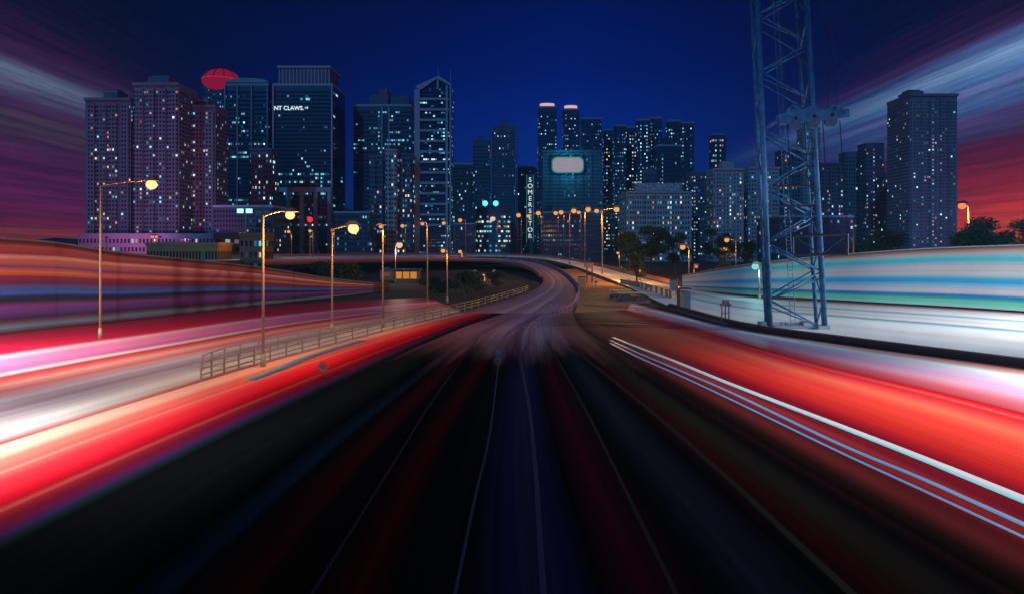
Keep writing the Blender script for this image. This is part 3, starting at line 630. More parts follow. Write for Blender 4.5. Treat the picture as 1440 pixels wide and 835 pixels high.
def text(body, size, mat, loc, parent, name, ext=.15, align='CENTER', sx=1.0):
    c = bpy.data.curves.new(name, 'FONT'); c.body = body; c.size = size; c.extrude = ext; c.align_x = align; c.align_y = 'CENTER'
    o = bpy.data.objects.new('tmp', c); COL.objects.link(o); dg = bpy.context.evaluated_depsgraph_get()
    me = bpy.data.meshes.new_from_object(o.evaluated_get(dg)); bpy.data.objects.remove(o); me.materials.clear(); me.materials.append(mat)
    q = link(name, me, parent); q.rotation_euler = (R(90), 0, 0); q.location = loc; q.scale = (sx, 1, 1); return q
m_sgn = emit('sign_white', (.75, .92, .95), 1.3)
text('NT CLAWS.', 3.9, m_sgn, (-w_*.5+w_*.27, -.6, P(0, 153, 440).z+2), T3, 'lettering')
for i, x in enumerate((-.02, .07, .10)): MB().sphere((w_*x, -.5, P(0, 140, 440).z+2), .9, 1, 10, 6).build('beacon', WINC['c'], T3)
T4 = tower('broad dark stepped tower with scattered teal windows, left of the ladder-faced tower', 497, 578, 150, 470, 'dark', 26, 36, .09, 'cwcd', cluster=1, litcols=(11,), wh=.42, ww=.7, piers=(.5, .62))
w_, h_, d_ = dims(T4)
MB().box(-w_*.22, w_*.10, 1, d_*.8, h_+1.9, h_+9).box(-w_*.06, w_*.08, 2, d_*.6, h_+9.003, h_+13).build('upper_block', FAC['slate'], T4)
MB().box(w_*.14, w_*.46, 1, d_*.8, h_+1.9, h_+8).build('upper_block', FAC['slate'], T4)
MB().sphere((w_*.02, d_*.3, h_+14), 1.6).build('roof_ball', m_trim, T4)
tower('low pale apartment block, left bay of the group at the foot of the stepped tower', 519, 541, 222, 420, 'slate', 6, 20, .22, 'ycwd', bay=2)
tower('pale apartment block standing highest in the middle of its trio', 542, 558, 213, 415, 'pale', 4, 22, .1, 'cwd', bay=2)
tower('pale apartment block with warm lower windows, right bay of the trio', 559, 580, 219, 420, 'slate', 6, 20, .3, 'ycwy', bay=2)
# ladder-faced tower with the slanted top
T6 = tower('slim tower with a pale ladder-like face, slanted crown and two antennas', 584, 634, 108, 430, 'glass', 18, 52, .12, 'cwcd', cluster=1, litrows=(10, 20, 21, 25, 28, 30, 36), wh=.45, ww=.8,
           body_prism=[(0, 0), (1, 0), (1, .955), (.64, 1.0), (.02, .94)])
w_, h_, d_ = dims(T6)
fr = MB(); fr.box(-w_*.5-.4, -w_*.5+3.2, -1.6, -.07, 0, h_*.93); fr.box(w_*.36, w_*.42, -1.4, -.07, 0, h_*.95); fr.box(w_*.47, w_*.5+.3, -1.6, -.07, 0, h_*.95)
fr.build('frame', m_trim, T6)
for i in range(13): MB().box(-w_*.5+3.2, w_*.36, -1.3, -.07, h_*(.20+.056*i), h_*(.20+.056*i)+1.5).build('floor_band', m_trim, T6)
MB().prism([(-w_*.5+3.2, h_*.925), (w_*.14, h_*.988), (w_*.14, h_*1.0), (-w_*.5, h_*.945)], -1.5, .6).prism([(w_*.14, h_*.985), (w_*.5, h_*.945), (w_*.5, h_*.96), (w_*.14, h_*1.003)], -1.5, .6).prism([(w_*.11, h_*.93), (w_*.16, h_*.93), (w_*.16, h_*.99), (w_*.11, h_*.985)], -1.2, -.1).build('crown_frame', m_trim, T6)
MB().tube((w_*.14, 3, h_), (w_*.12, 3, h_+9), .3, .12, 6).build('antenna', m_trim, T6)
MB().tube((w_*.48, 3, h_*.95), (w_*.48, 3, h_*.95+12), .3, .12, 6).build('antenna', m_trim, T6)
# --- middle
tower('low dark block with few teal windows, right beside the ladder-faced tower', 637, 664, 232, 520, 'dark', 10, 24, .14, 'cwd')
tower('thin dark tower topped with warm dots, left of the square blue tower', 665, 689, 200, 640, 'slate', 8, 30, .2, 'ycwd', roof=[(.3, .7, 4)])
tower('square blue-grey tower with a lit top row and a small roof box', 690, 727, 181, 600, 'slate', 16, 40, .05, 'cwdb', litrows=(38,), roof=[(.38, .68, 7)], piers=(.04, .96))
tower('dark slab with a few blue windows behind the lettered sign', 728, 756, 236, 640, 'dark', 12, 26, .12, 'cwdb')
def crown_tower(label, x0, x1, yt, Y):
    t_ = tower(label, x0, x1, yt+6, Y, 'dark', 9, 40, .24, 'wcywc', roof=None, wh=.35)
    w_, h_, d_ = dims(t_); pts = []
    k_ = MB()
    r_ = w_*.40
    for i in range(20):
        a_ = 2*math.pi*i/20; k_.v.append((r_*math.cos(a_), d_*.5+r_*.6*math.sin(a_), h_+2)); k_.v.append((r_*math.cos(a_), d_*.5+r_*.6*math.sin(a_), h_+6.5))
    for i in range(20):
        j = (i+1) % 20; k_.f.append((2*i, 2*j, 2*j+1, 2*i+1)); k_.m.append(0)
    k_.f.append(tuple(2*i+1 for i in range(20))); k_.m.append(0)
    k_.build('roof_light', emit('pink_roof_light', (1.0, .60, .62), .85), t_)
    return t_
crown_tower('narrow tower with a pinkish oval roof light, left of the twin pair', 757, 783, 146, 760)
crown_tower('narrow tower with a pinkish oval roof light, right of the twin pair', 792, 815, 149, 780)
TS = tower('broad blue block wearing the big glowing white screen', 762, 846, 214, 560, 'slate', 30, 28, .07, 'cwdb', bay=7)
w_, h_, d_ = dims(TS)
sa = P(777, 243, 560); sb = P(819, 223, 560); cx_ = (P(762, 0, 560).x+P(846, 0, 560).x)/2
def rrect(x0, x1, z0, z1, r):
    out = []
    for (cx0, cz0, a0) in ((x1-r, z0+r, -90), (x1-r, z1-r, 0), (x0+r, z1-r, 90), (x0+r, z0+r, 180)):
        for k in range(7): t = R(a0+15*k); out.append((cx0+r*math.cos(t), cz0+r*math.sin(t)))
    return out
sc = thing('screen', 'big glowing white screen with round corners and a teal rim on the blue block', 'screen', (0, 557, 0))
MB().prism(rrect(sa.x, sb.x, sa.z, sb.z, 4), -.35, .0).build('screen_face', emit('screen_white', (.52, .47, .55), .62), sc)
MB().prism(rrect(sa.x-1.0, sb.x+1.0, sa.z-1.0, sb.z+1.0, 4.6), .003, .8).build('screen_rim', emit('screen_teal', (.02, .5, .5), .45), sc)
MB().box(sa.x+2, sa.x+3, .803, 2.95, sa.z+2, sb.z-2).box(sb.x-3, sb.x-2, .803, 2.95, sa.z+2, sb.z-2).build('bracket', m_head, sc)
lamp_light('screen_glow', ((sa.x+sb.x)/2, 549, (sa.z+sb.z)/2), 16000, (.03, .7, .85), radius=3, parent=sc)
# upright lettered sign
sgp = P(745.5, 345, 520); sg = thing('upright_sign', 'tall upright lettered sign glowing teal white between two street lamps', 'sign', (sgp.x, 520, -2))
zt = P(0, 249, 520).z+2; zb = P(0, 337, 520).z+2
MB().box(-2.6, 2.6, .2, 1.6, 0, zt+2).build('sign_board', principled('sign_board_blue', (.02, .12, .16), .6), sg)
chars = list('SOMERSET')+['\u25cf', 'R']
m_let = emit('letter_pale', (.86, .86, .80), 1.1)
for i, ch in enumerate('SOMERSETOR'):
    z = zt-(zt-zb)*(i+.5)/10; 
    text(ch, 5.2, m_let, (0, .08, z), sg, 'letter', .1)
gt = emit('sign_teal', (.03, .42, .46), .6)
for s_ in (-1, 1): MB().box(2.603*s_ if s_ > 0 else -2.95, 2.95 if s_ > 0 else -2.603, .1, 1.2, zb-2, zt+1.6).build('neon_edge', gt, sg)
# round low block with two teal beacons
rb = P(694, 345, 480); RB = thing('round_building', 'low round-cornered block with two teal beacons on its roof rim', 'building', (rb.x, 480, -2))
W2 = 24*480/F; H2 = P(0, 293, 480).z+2; k_ = MB()
for i in range(25):
    a_ = math.pi+math.pi*i/24; k_.v.append((W2*math.cos(a_), W2*.6+W2*.6*math.sin(a_), 0)); k_.v.append((W2*math.cos(a_), W2*.6+W2*.6*math.sin(a_), H2))
k_.v += [(W2, W2*1.6, 0), (W2, W2*1.6, H2), (-W2, W2*1.6, 0), (-W2, W2*1.6, H2)]
for i in range(27): 
    j = (i+1) % 27; k_.f.append((2*i, 2*j, 2*j+1, 2*i+1)); k_.m.append(0)
k_.f.append(tuple(2*i+1 for i in range(27))); k_.m.append(0); k_.build('wall', FAC['slate'], RB)
rnd = random.Random(5)
for f_ in range(9):
    for i in range(16):
        a_ = math.pi+math.pi*(i+1)/18; 
        if rnd.random() < .62: continue
        o = link('window', WM[rnd.choice('wcyc')], RB); o.location = (W2*1.004*math.cos(a_), W2*.6+W2*.603*math.sin(a_), H2*(.12+.09*f_)); o.rotation_euler.z = a_+math.pi/2; o.scale = (1.5, .3, 1.4)
for f_ in range(9):
    q = MB()
    for i in range(24):
        a_ = math.pi+math.pi*i/24; a2 = a_+math.pi/24; q.tube((W2*1.01*math.cos(a_), W2*.6+W2*.61*math.sin(a_), H2*(.165+.09*f_)), (W2*1.01*math.cos(a2), W2*.6+W2*.61*math.sin(a2), H2*(.165+.09*f_)), .22, n=5)
    q.build('floor_band', m_trim, RB)
for x in (682, 697):
    b_ = P(x, 286, 480); MB().tube((b_.x-rb.x, 3, H2), (b_.x-rb.x, 3, b_.z+.5), .2).build('mast', m_trim, RB); MB().sphere((b_.x-rb.x, 2.6, b_.z+2), 2.1).build('beacon', emit('beacon_teal', (.12, .85, .95), 1.6), RB, True)
# far blue residential towers with columns of lit windows
tower('dark blue tower with broken bright dots just right of the oval roof lights', 819, 846, 168, 720, 'dark', 9, 38, .34, 'wcdbc', wh=.36)
tower('dark blue tower with two dotted columns, left neighbour of the tall cluster', 849, 864, 184, 760, 'dark', 5, 34, .34, 'wcyb', litcols=(1,), wh=.4)
tower('dark blue tower with a bright dotted column, second in the tall cluster', 865, 880, 178, 700, 'dark', 5, 34, .3, 'wcb', litcols=(3,), wh=.4)
tower('thin dark tower with one long bright column of windows beside its edge', 881, 895, 180, 740, 'dark', 4, 36, .2, 'wyw', litcols=(2,), wh=.45)
tower('dark tower with three dotted columns and a bright cap in the tall cluster', 897, 914, 170, 700, 'dark', 6, 36, .3, 'wcw', litcols=(1, 4), litrows=(35,), wh=.4)
tower('dark tower in the middle of the tall cluster with a dotted left edge', 915, 931, 167, 720, 'dark', 6, 36, .24, 'wcb', litcols=(0, 4), wh=.4)
tower('tower at the right of the tall cluster with a cyan dotted column', 940, 958, 171, 700, 'dark', 6, 36, .24, 'cwc', litcols=(1, 4), wh=.42)
tower('rightmost tower of the tall cluster, edged by bright window columns', 959, 976, 174, 690, 'dark', 6, 36, .25, 'wcwb', litcols=(0, 4), wh=.42)
tower('plain dark blue tower standing before the tall cluster, with a small roof drum', 925, 957, 206, 560, 'dark', 12, 26, .05, 'cwd', litcols=(2,), roof=[(.3, .7, 6)])
tower('narrow pale roof block poking above the wide residential slab', 908, 924, 240, 480, 'slate', 5, 16, .1, 'cwd')
WR = tower('wide pale residential slab with a screened roof box and rows of warm windows', 881, 973, 272, 400, 'pale', 26, 13, .26, 'ywcyc', bay=7, litcols=(17,), wh=.5)
w_, h_, d_ = dims(WR)
MB().box(-w_*.34, w_*.36, 2, 9, h_+1.5, h_+6.5).build('roof_screen', principled('roof_screen_speckle', (.36, .42, .46), .7, noise=.9, nscale=.9), WR)
tower('slim slab with a lit stair column right of the wide residential slab', 972, 994, 244, 430, 'slate', 7, 24, .2, 'cwy', litcols=(1,), wh=.4)
tower('small far tower with bright warm windows in front of the dark hill', 1002, 1021, 190, 900, 'dark', 6, 22, .3, 'wyw', litcols=(3,), wh=.4)
tower('pale twin-bay apartment slab with a roof box, left of the crane', 1003, 1046, 240, 400, 'pale', 12, 22, .2, 'ywcwp', bay=3, roof=[(.34, .76, 4)], litcols=(6, 10))
tower('pale apartment slab half behind the crane mast', 1052, 1096, 238, 420, 'pale', 12, 22, .16, 'ywcw', bay=3, roof=[(.3, .72, 5)], litcols=(7,))
tower('apartment slab seen through the crane lattice', 1099, 1128, 214, 470, 'slate', 8, 26, .12, 'cwyd', bay=2)
tower('tall pale-edged tower behind the hook block of the crane', 1130, 1153, 182, 500, 'pale', 7, 34, .12, 'cwbd', bay=2, roof=[(.2, .8, 3)])
tower('blue tower right behind the hanging crane cables', 1155, 1188, 232, 480, 'slate', 10, 24, .18, 'wcyp', bay=3)
tower('dim violet block with pink-white windows, right of the crane cables', 1190, 1216, 216, 520, 'mauve', 8, 26, .12, 'pwb')
tower('dim violet tower with a pinkish window column, mid right', 1218, 1243, 204, 500, 'slate', 8, 28, .14, 'pwp', litcols=(3,), wh=.4)
tower('low violet block left of the tall banded tower on the right', 1245, 1274, 244, 480, 'mauve', 9, 22, .16, 'pwp')
tower('tallest tower on the right, with pale vertical bays and pink windows', 1279, 1346, 136, 380, 'mauve', 18, 46, .12, 'ppwb', bay=5, roof=[(.1, .4, 3)], litcols=(8,), wh=.4)
# low blocks at the foot of the skyline
tower('long low orange-lit block with a row of small dark windows at left', 206, 306, 346, 176, 'yellow', 22, 2, .08, 'yp', cat='building', name='low_building', depth=9, group='low buildings under the skyline')
tower('square yellow-brown box building beside the first tall lamp', 337, 369, 333, 172, 'brown', 5, 4, .1, 'yc', cat='building', name='low_building', depth=8, group='low buildings under the skyline')
tower('dark podium block with faint floor lines and two teal lights', 300, 384, 292, 300, 'dark', 20, 12, .07, 'cyd', cat='building', name='podium_block', group='low buildings under the skyline', litrows=())
tower('dusky podium below the mauve apartment towers', 110, 300, 332, 270, 'slate', 36, 4, .16, 'pyw', cat='building', name='podium_block', group='low buildings under the skyline')
tower('dark teal-windowed shopping podium left of the pale apartments', 470, 520, 300, 380, 'dark', 14, 9, .25, 'cdw', cat='building', name='podium_block', group='low buildings under the skyline')
tower('dark podium with teal windows behind the cluster of street lamps', 764, 850, 300, 420, 'dark', 26, 10, .2, 'cdwc', cat='building', name='podium_block', group='low buildings under the skyline')
tower('dim low block under the thin towers right of the ladder-faced tower', 637, 668, 316, 420, 'dark', 9, 6, .28, 'cwd', cat='building', name='podium_block', group='low buildings under the skyline')
tower('dark low block behind the foot of the crane', 1096, 1200, 306, 330, 'dark', 22, 8, .12, 'cbp', cat='building', name='podium_block', group='low buildings under the skyline')
# kiosk lit from inside under the flyover
kp = G(571, 398, 0); KI = thing('kiosk', 'small kiosk with orange lit windows in the dark under the flyover', 'kiosk', kp)
MB().box(-2.8, 2.8, 0, 4, 0, .9).box(-2.8, 2.8, 3.8, 4, .9, 2.9).box(-2.8, -2.6, 0, 3.8, .9, 2.9).box(2.6, 2.8, 0, 3.8, .9, 2.9).build('wall', FAC['brown'], KI)
MB().box(-3.2, 3.2, -.6, 4.3, 2.903, 3.2).build('roof', FAC['dark'], KI)
for x in (-1.75, 0, 1.75): MB().box(x-.75, x+.75, .02, .08, 1.0, 2.6).build('window', emit('kiosk_light', (1.0, .40, .06), .55), KI)
kp = G(543, 394, 0); KI = thing('kiosk', 'dim reddish hut to the left of the lit kiosk', 'hut', kp)
MB().box(-1.6, 1.6, 0, 3, 0, 2.4).build('wall', FAC['brown'], KI); MB().prism([(-1.9, 2.403), (1.9, 2.403), (0, 3.3)], -.3, 3.3).build('roof', FAC['dark'], KI)
MB().box(-.9, .9, -.06, -.003, 1.0, 1.9).build('window', emit('hut_light', (.7, .2, .05), .25), KI)
# red beacon on a mast
bp = P(436, 309, 250); t_ = thing('beacon_mast', 'thin mast with a red beacon between the two amber bursts', 'beacon', (bp.x, 250, 0))
MB().tube((0, 0, 0), (0, 0, bp.z-1), .2, .1).build('mast', m_pole, t_); MB().sphere((0, 0, bp.z), 1.1).build('beacon_light', emit('beacon_red', (1, .02, .04), 1.3), t_, True)
bp = P(345, 297, 290); t_ = thing('floodlight', 'pair of teal white floodlights over the dark podium', 'floodlight', (bp.x, 290, 0))
MB().tube((0, 0, 0), (0, 0, bp.z-1), .3, .2).build('mast', m_pole, t_)
for x in (-2.2, 1.8): MB().box(x-1.4, x+1.4, -.5, 0, bp.z-1, bp.z+1).build('lamp_glass', emit('flood_teal', (.4, .9, .8), 1.5), t_)

# ================================================================== CRANE
m_cr = principled('crane_blue_steel', (.035, .15, .29), .65, .1, noise=.5, nscale=2.2)
m_cab = principled('cable_steel', (.03, .04, .06), .5, .5)
base = G(1136, 462, .2); CR = thing('crane_mast', 'tall blue lattice crane mast with zigzag braces rising out of frame', 'crane', base)
Yc = base.y
def cw(px, py, dy=0): p = P(px, py, Yc+dy); return p-base
dpt = 3.2
# four corner chords; feet spread a little
cor = {'fl': (cw(1083, 462), cw(1063, -60)), 'fr': (cw(1160, 462), cw(1131, -60)), 'bl': (cw(1096, 462)+Vector((0, dpt, 0)), cw(1072, -60)+Vector((0, dpt, 0))), 'br': (cw(1170, 462)+Vector((0, dpt, 0)), cw(1137, -60)+Vector((0, dpt, 0)))}
for k_, (a_, b_) in cor.items():
    a_.z = 0; MB().tube(a_, b_, .28 if k_[0] == 'f' else .2, n=8).build('chord', m_cr, CR, True)
NB = 13
for (p_, q_) in (('fl', 'fr'), ('bl', 'br'), ('fl', 'bl'), ('fr', 'br')):
    k_ = MB(); a0, a1 = cor[p_]; b0, b1 = cor[q_]
    for i in range(NB):
        t0 = i/NB; t1 = (i+1)/NB; A0 = a0.lerp(a1, t0); A1 = a0.lerp(a1, t1); B0 = b0.lerp(b1, t0); B1 = b0.lerp(b1, t1)
        if i % 2: k_.tube(A0, B1, .085, n=6)
        else: k_.tube(B0, A1, .085, n=6)
        if p_[0] == 'f' and q_[0] == 'f': k_.tube(A0, B1.lerp(B0, .22), .07, n=6) if i % 2 else k_.tube(B0, A1.lerp(A0, .22), .07, n=6)
    k_.build('brace', m_cr, CR, True)
m_cb = principled('crane_base_grey', (.3, .32, .34), .6, .2, noise=.3, nscale=1)
for x in (-2.95, 1.35):
    for y in (0.0, 3.2): MB().box(x-.55, x+.55, y-.55, y+.55, -.2, .35).build('foot', m_cb, CR)
for y in (0.0, 3.2): MB().box(-2.39, .79, y-.12, y+.12, -.1, .3).build('foot_beam', m_cb, CR)
# ladder in the mast
k_ = MB(); la = cor['bl'][0].lerp(cor['br'][0], .5); lb_ = cor['bl'][1].lerp(cor['br'][1], .5)
k_.tube(la+Vector((-.25, -.4, 0)), lb_+Vector((-.25, -.4, 0)), .035, n=5).tube(la+Vector((.25, -.4, 0)), lb_+Vector((.25, -.4, 0)), .035, n=5)
for i in range(95):
    q = la.lerp(lb_, (i+.5)/95)+Vector((0, -.4, 0)); k_.tube(q+Vector((-.25, 0, 0)), q+Vector((.25, 0, 0)), .025, n=5)
k_.build('ladder', m_cr, CR)
# hook block on its cables
Yh = Yc-4; s_ = Yh/F
HB = thing('hook_block', 'long blue pulley block with rounded lugs hanging on cables in front of the crane mast', 'pulley block', P(1143, 164, Yh))
def hb(px, py): return ((px-1143)*s_, (164-py)*s_)
out = [hb(1095, 176), hb(1192, 166), hb(1192, 155), hb(1182, 155), hb(1177, 150), hb(1170, 147), hb(1164, 151), hb(1158, 156), hb(1148, 153), hb(1140, 150), hb(1132, 154), hb(1124, 156), hb(1119, 150), hb(1112, 149), hb(1106, 153), hb(1103, 160), hb(1093, 163)]
MB().prism(out, -.32, .32).build('plate', m_cr, HB)
for px, py in ((1117, 168), (1143, 165), (1168, 163)):
    x, z = hb(px, py); MB().tube((x, -.42, z), (x, .42, z), .16, n=14).build('axle', m_cab, HB)
    MB().tube((x, -.2, z-.5), (x, .2, z-.5), .55, n=20).build('sheave', principled('sheave_grey', (.10, .16, .22), .5, .4), HB, False)
for px in (1112, 1172):
    x, z = hb(px, 153); MB().tube((x, -.36, z), (x, .36, z), .12, n=12).build('pin', m_cab, HB)
for px, px2 in ((1096, 1088), (1104, 1097), (1112, 1108), (1126, 1122), (1140, 1134), (1165, 1152), (1178, 1160)):
    x, z = hb(px, 155); x2, z2 = hb(px2, -70); MB().tube((x, 0, z), (x2, 0, z2), .03, n=5).build('cable', m_cab, HB)
for px, px2 in ((1107, 1116), (1131, 1142), (1157, 1166), (1181, 1192)):
    x, z = hb(px, 170); x2, z2 = hb(px2, 330); MB().tube((x, 0, z), (x2, 0, z2), .045, n=5).build('cable', m_cab, HB)
# lower load frame the cables hold
LF = thing('lifting_frame', 'dark steel lifting frame hanging low on the crane cables', 'lifting frame', P(1155, 340, Yh))
k_ = MB(); z0 = -.4
k_.tube((-2.6, 0, .5), (2.4, 0, .7), .12).tube((-2.6, 0, -1.2), (2.4, 0, -1.2), .12).tube((-2.6, 0, .5), (-2.6, 0, -1.2), .1).tube((2.4, 0, .7), (2.4, 0, -1.2), .1).tube((-2.6, 0, .5), (0, 0, -1.2), .07).tube((0, 0, -1.2), (2.4, 0, .7), .07)
k_.build('frame_bars', m_cab, LF)
cp_ = P(1090, 262, Yc+1.5)-base
k_ = MB(); k_.tube(cw(1088, 262), cw(1150, 262), .12).tube(cw(1088, 262), cw(1120, 238), .1).tube(cw(1150, 262), cw(1120, 238), .1).tube(cw(1092, 290), cw(1155, 290), .12); k_.build('jib_stub', m_cab, CR)
lamp_light('crane_fill', (base.x-8, base.y-9, 9), 1900, (.25, .6, 1.0), 'SPOT', .4, 100, 1.0, (base.x, base.y, 22), parent=CR)  # blue fill spot added to brighten the mast

# ================================================================== THINGS ON THE TRAFFIC ISLAND
m_or = principled('orange_concrete', (.44, .23, .10), .75, noise=.3, nscale=2)
m_dkm = principled('dark_metal', (.045, .04, .05), .5, .4, noise=.3, nscale=2)
p = G(818.5, 404, .4); t_ = thing('control_cabinet', 'squat orange-lit cabinet on the island beside the bend', 'cabinet', p)
sc_ = p.y/F
MB().box(-5*sc_, 5*sc_, 0, 1.2, 0, 14*sc_).build('body', m_or, t_); MB().box(-5.6*sc_, 5.6*sc_, -.15, 1.35, 14*sc_+.003, 15.2*sc_).build('lid', m_dkm, t_)
for x in (-2.4, 2.4): MB().box((x-1.9)*sc_, (x+1.9)*sc_, -.05, -.003, 2*sc_, 12.5*sc_).build('door', principled('cabinet_door', (.36, .18, .08), .6), t_)
p = G(829, 397, .5); t_ = thing('sign_gantry', 'brown box sign on two short legs behind the squat cabinet', 'sign', p); sc_ = p.y/F
MB().box(-5*sc_, 5*sc_, -.25, .25, 20*sc_, 27*sc_).build('sign_box', principled('sign_back_brown', (.26, .13, .09), .6), t_)
for x in (-3.6, 3.6): MB().box((x-.8)*sc_, (x+.8)*sc_, -.2, .2, -.1, 20*sc_-.003).build('leg', m_dkm, t_)
MB().box(-4*sc_, 4*sc_, -.1, .1, 9*sc_, 11*sc_).build('cross_bar', m_dkm, t_)
p = G(947.5, 414, .2); t_ = thing('sign_gantry', 'dark upright sign back standing at the edge of the white road', 'sign', p); sc_ = p.y/F
MB().box(-4.6*sc_, 4.6*sc_, -.12, .12, 2*sc_, 20*sc_).build('sign_panel', principled('sign_back_navy', (.04, .05, .09), .5), t_)
for x in (-4.9, 4.9): MB().box((x-.45)*sc_, (x+.45)*sc_, -.16, .16, -.1, 21.5*sc_).build('leg', principled('sign_frame_brown', (.22, .09, .05), .6), t_)
p = G(962, 437, 0); t_ = thing('switch_box', 'big dark cabinet with a blue-grey side and brown ribs by the white road', 'cabinet', p); sc_ = p.y/F
MB().box(-1*sc_, 9*sc_, 0, 1.6, 0, 27*sc_).build('body', principled('box_navy', (.045, .06, .11), .5, noise=.2, nscale=1), t_)
for i in range(4): MB().box((-6+1.3*i)*sc_, (-5.2+1.3*i)*sc_, -.2, 1.5, 0, 30*sc_-i*.2).build('rib', principled('rib_brown', (.24, .13, .07), .6), t_)
MB().box(-6.5*sc_, 9.5*sc_, -.3, 1.8, 30*sc_+.003, 31.5*sc_).build('roof', m_dkm, t_)
# row of water-filled barriers
N_ = 13; cnames = ['farthest of the row', 'second farthest of the row', 'third from the far end', 'fourth from the far end', 'fifth from the far end', 'sixth from the far end', 'middle one of the row', 'sixth from the near end', 'fifth from the near end', 'fourth from the near end', 'third from the near end', 'second nearest of the row', 'nearest of the row, by the upright sign back']
bar_pts = catmull([tuple(G(876, 401, .3)), tuple(G(905, 407, .2)), tuple(G(945, 420, .1))], N_)
for i, p in enumerate(bar_pts):
    t_ = thing('road_block', 'concrete road block, '+cnames[i]+' along the white road', 'road block', p, 'row of road blocks along the white road')
    d = bar_pts[min(i+1, N_-1)]-bar_pts[max(i-1, 0)]; t_.rotation_euler.z = math.atan2(d.y, d.x)
    w = .95
    MB().prism([(-w, 0), (w, 0), (w, .25), (w*.94, .35), (w*.94, 1.25), (-w*.94, 1.25), (-w*.94, .35), (-w, .25)], -.3, .3).build('body', m_or, t_)
    MB().box(-w*.7, w*.7, -.34, -.303, .5, 1.05).build('front_panel', principled('block_panel', (.5, .34, .2), .7), t_)
# piled trestles on the island
for lab, px, py, w in (('dark folded steel trestle lying left of the pair on the orange island', 872, 420, 2.4), ('dark folded steel trestle at the right of the pair on the orange island', 888, 424, 3.0)):
    p = G(px, py, 0); t_ = thing('trestle', lab, 'trestle', p)
    for x in (-w*.5, w*.5):
        for s_ in (-1, 1): MB().tube((x-s_*.7, -.4, 0), (x, 0, 1.25), .07).build('leg', m_dkm, t_)
    MB().box(-w*.75, w*.75, -.18, .18, 1.25, 1.5).build('beam', m_or, t_); MB().box(-w*.7, w*.7, .3, .5, .05, .75).build('plank', m_dkm, t_)
p = G(838, 406, .2); t_ = thing('round_sign', 'small round white-rimmed sign on a short post beside the squat cabinet', 'sign', p)
MB().tube((0, 0, 0), (0, 0, 1.1), .05).build('post', m_dkm, t_); MB().tube((0, -.06, 1.3), (0, -.003, 1.3), .42, n=20).build('sign_plate', principled('plate_white', (.6, .55, .5), .5), t_); MB().tube((0, -.09, 1.3), (0, -.063, 1.3), .25, n=20).build('sign_center', m_dkm, t_)
def speed(px, py, lab, rad, hgt, col, arrow=False):
    rimc = (.16, .03, .04) if arrow else (.46, .07, .07); digc = (.02, .02, .02) if arrow else (.16, .03, .03)
    p = G(px, py, 0); t_ = thing('speed_sign', lab, 'speed sign', p)
    MB().tube((0, 0, -.1), (0, 0, hgt+rad+(.8 if arrow else 0)), .035).build('post', m_dkm, t_)
    MB().tube((0, -.10, hgt), (0, -.06, hgt), rad, n=28).build('rim', principled('sign_rim_%d' % (rimc[0]*100), rimc, .7), t_)
    MB().tube((0, -.13, hgt), (0, -.103, hgt), rad*.8, n=28).build('plate', principled('plate_%d' % (col[0]*100), col, .8), t_)
    text('50', rad*1.05, principled('digit_%d' % (digc[0]*100), digc, .6), (0, -.14, hgt), t_, 'digits', .006)
    if arrow:
        z = hgt+rad+.34; MB().tube((0, -.10, z), (0, -.05, z), .26, n=28).build('arrow_disc', principled('disc_teal', (.03, .10, .14), .7), t_)
        MB().prism([(-.12, z-.02), (.02, z-.16), (.02, z-.06), (.16, z+.06), (.1, z+.12), (-.03, z+.0), (-.12, z+.1)], -.13, -.103).build('arrow', principled('arrow_pale', (.16, .18, .2), .7), t_)
speed(700, 518, 'twin round signs on a post in the dark middle, teal arrow over 50', .27, .55, (.07, .06, .07), True)
speed(455, 530, 'faint reddish round 50 sign at the edge of the red lane', .33, .66, (.52, .12, .11))
p = G(990, 425, 0)
p = Vector((G(1020, 452, .2).x, G(1020, 452, .2).y, .2)); t_ = thing('traffic_counter', 'spindly pinkish post frame with a small box in front of the pale road', 'post frame', p); sc_ = p.y/F
for x in (-5, 0, 5): MB().box((x-.6)*sc_, (x+.6)*sc_, -.08, .08, -.1, 22*sc_).build('leg', principled('rose_steel', (.3, .16, .17), .5, .3), t_)
MB().box(-7*sc_, 7*sc_, -.25, .25, 22*sc_+.003, 25*sc_).box(-3*sc_, 4*sc_, -.3, .3, 25*sc_+.006, 30*sc_).build('sensor_box', MATS['rose_steel'], t_)
MB().box(-5*sc_, 5*sc_, -.06, .06, 11*sc_, 12*sc_).build('cross_bar', MATS['rose_steel'], t_)

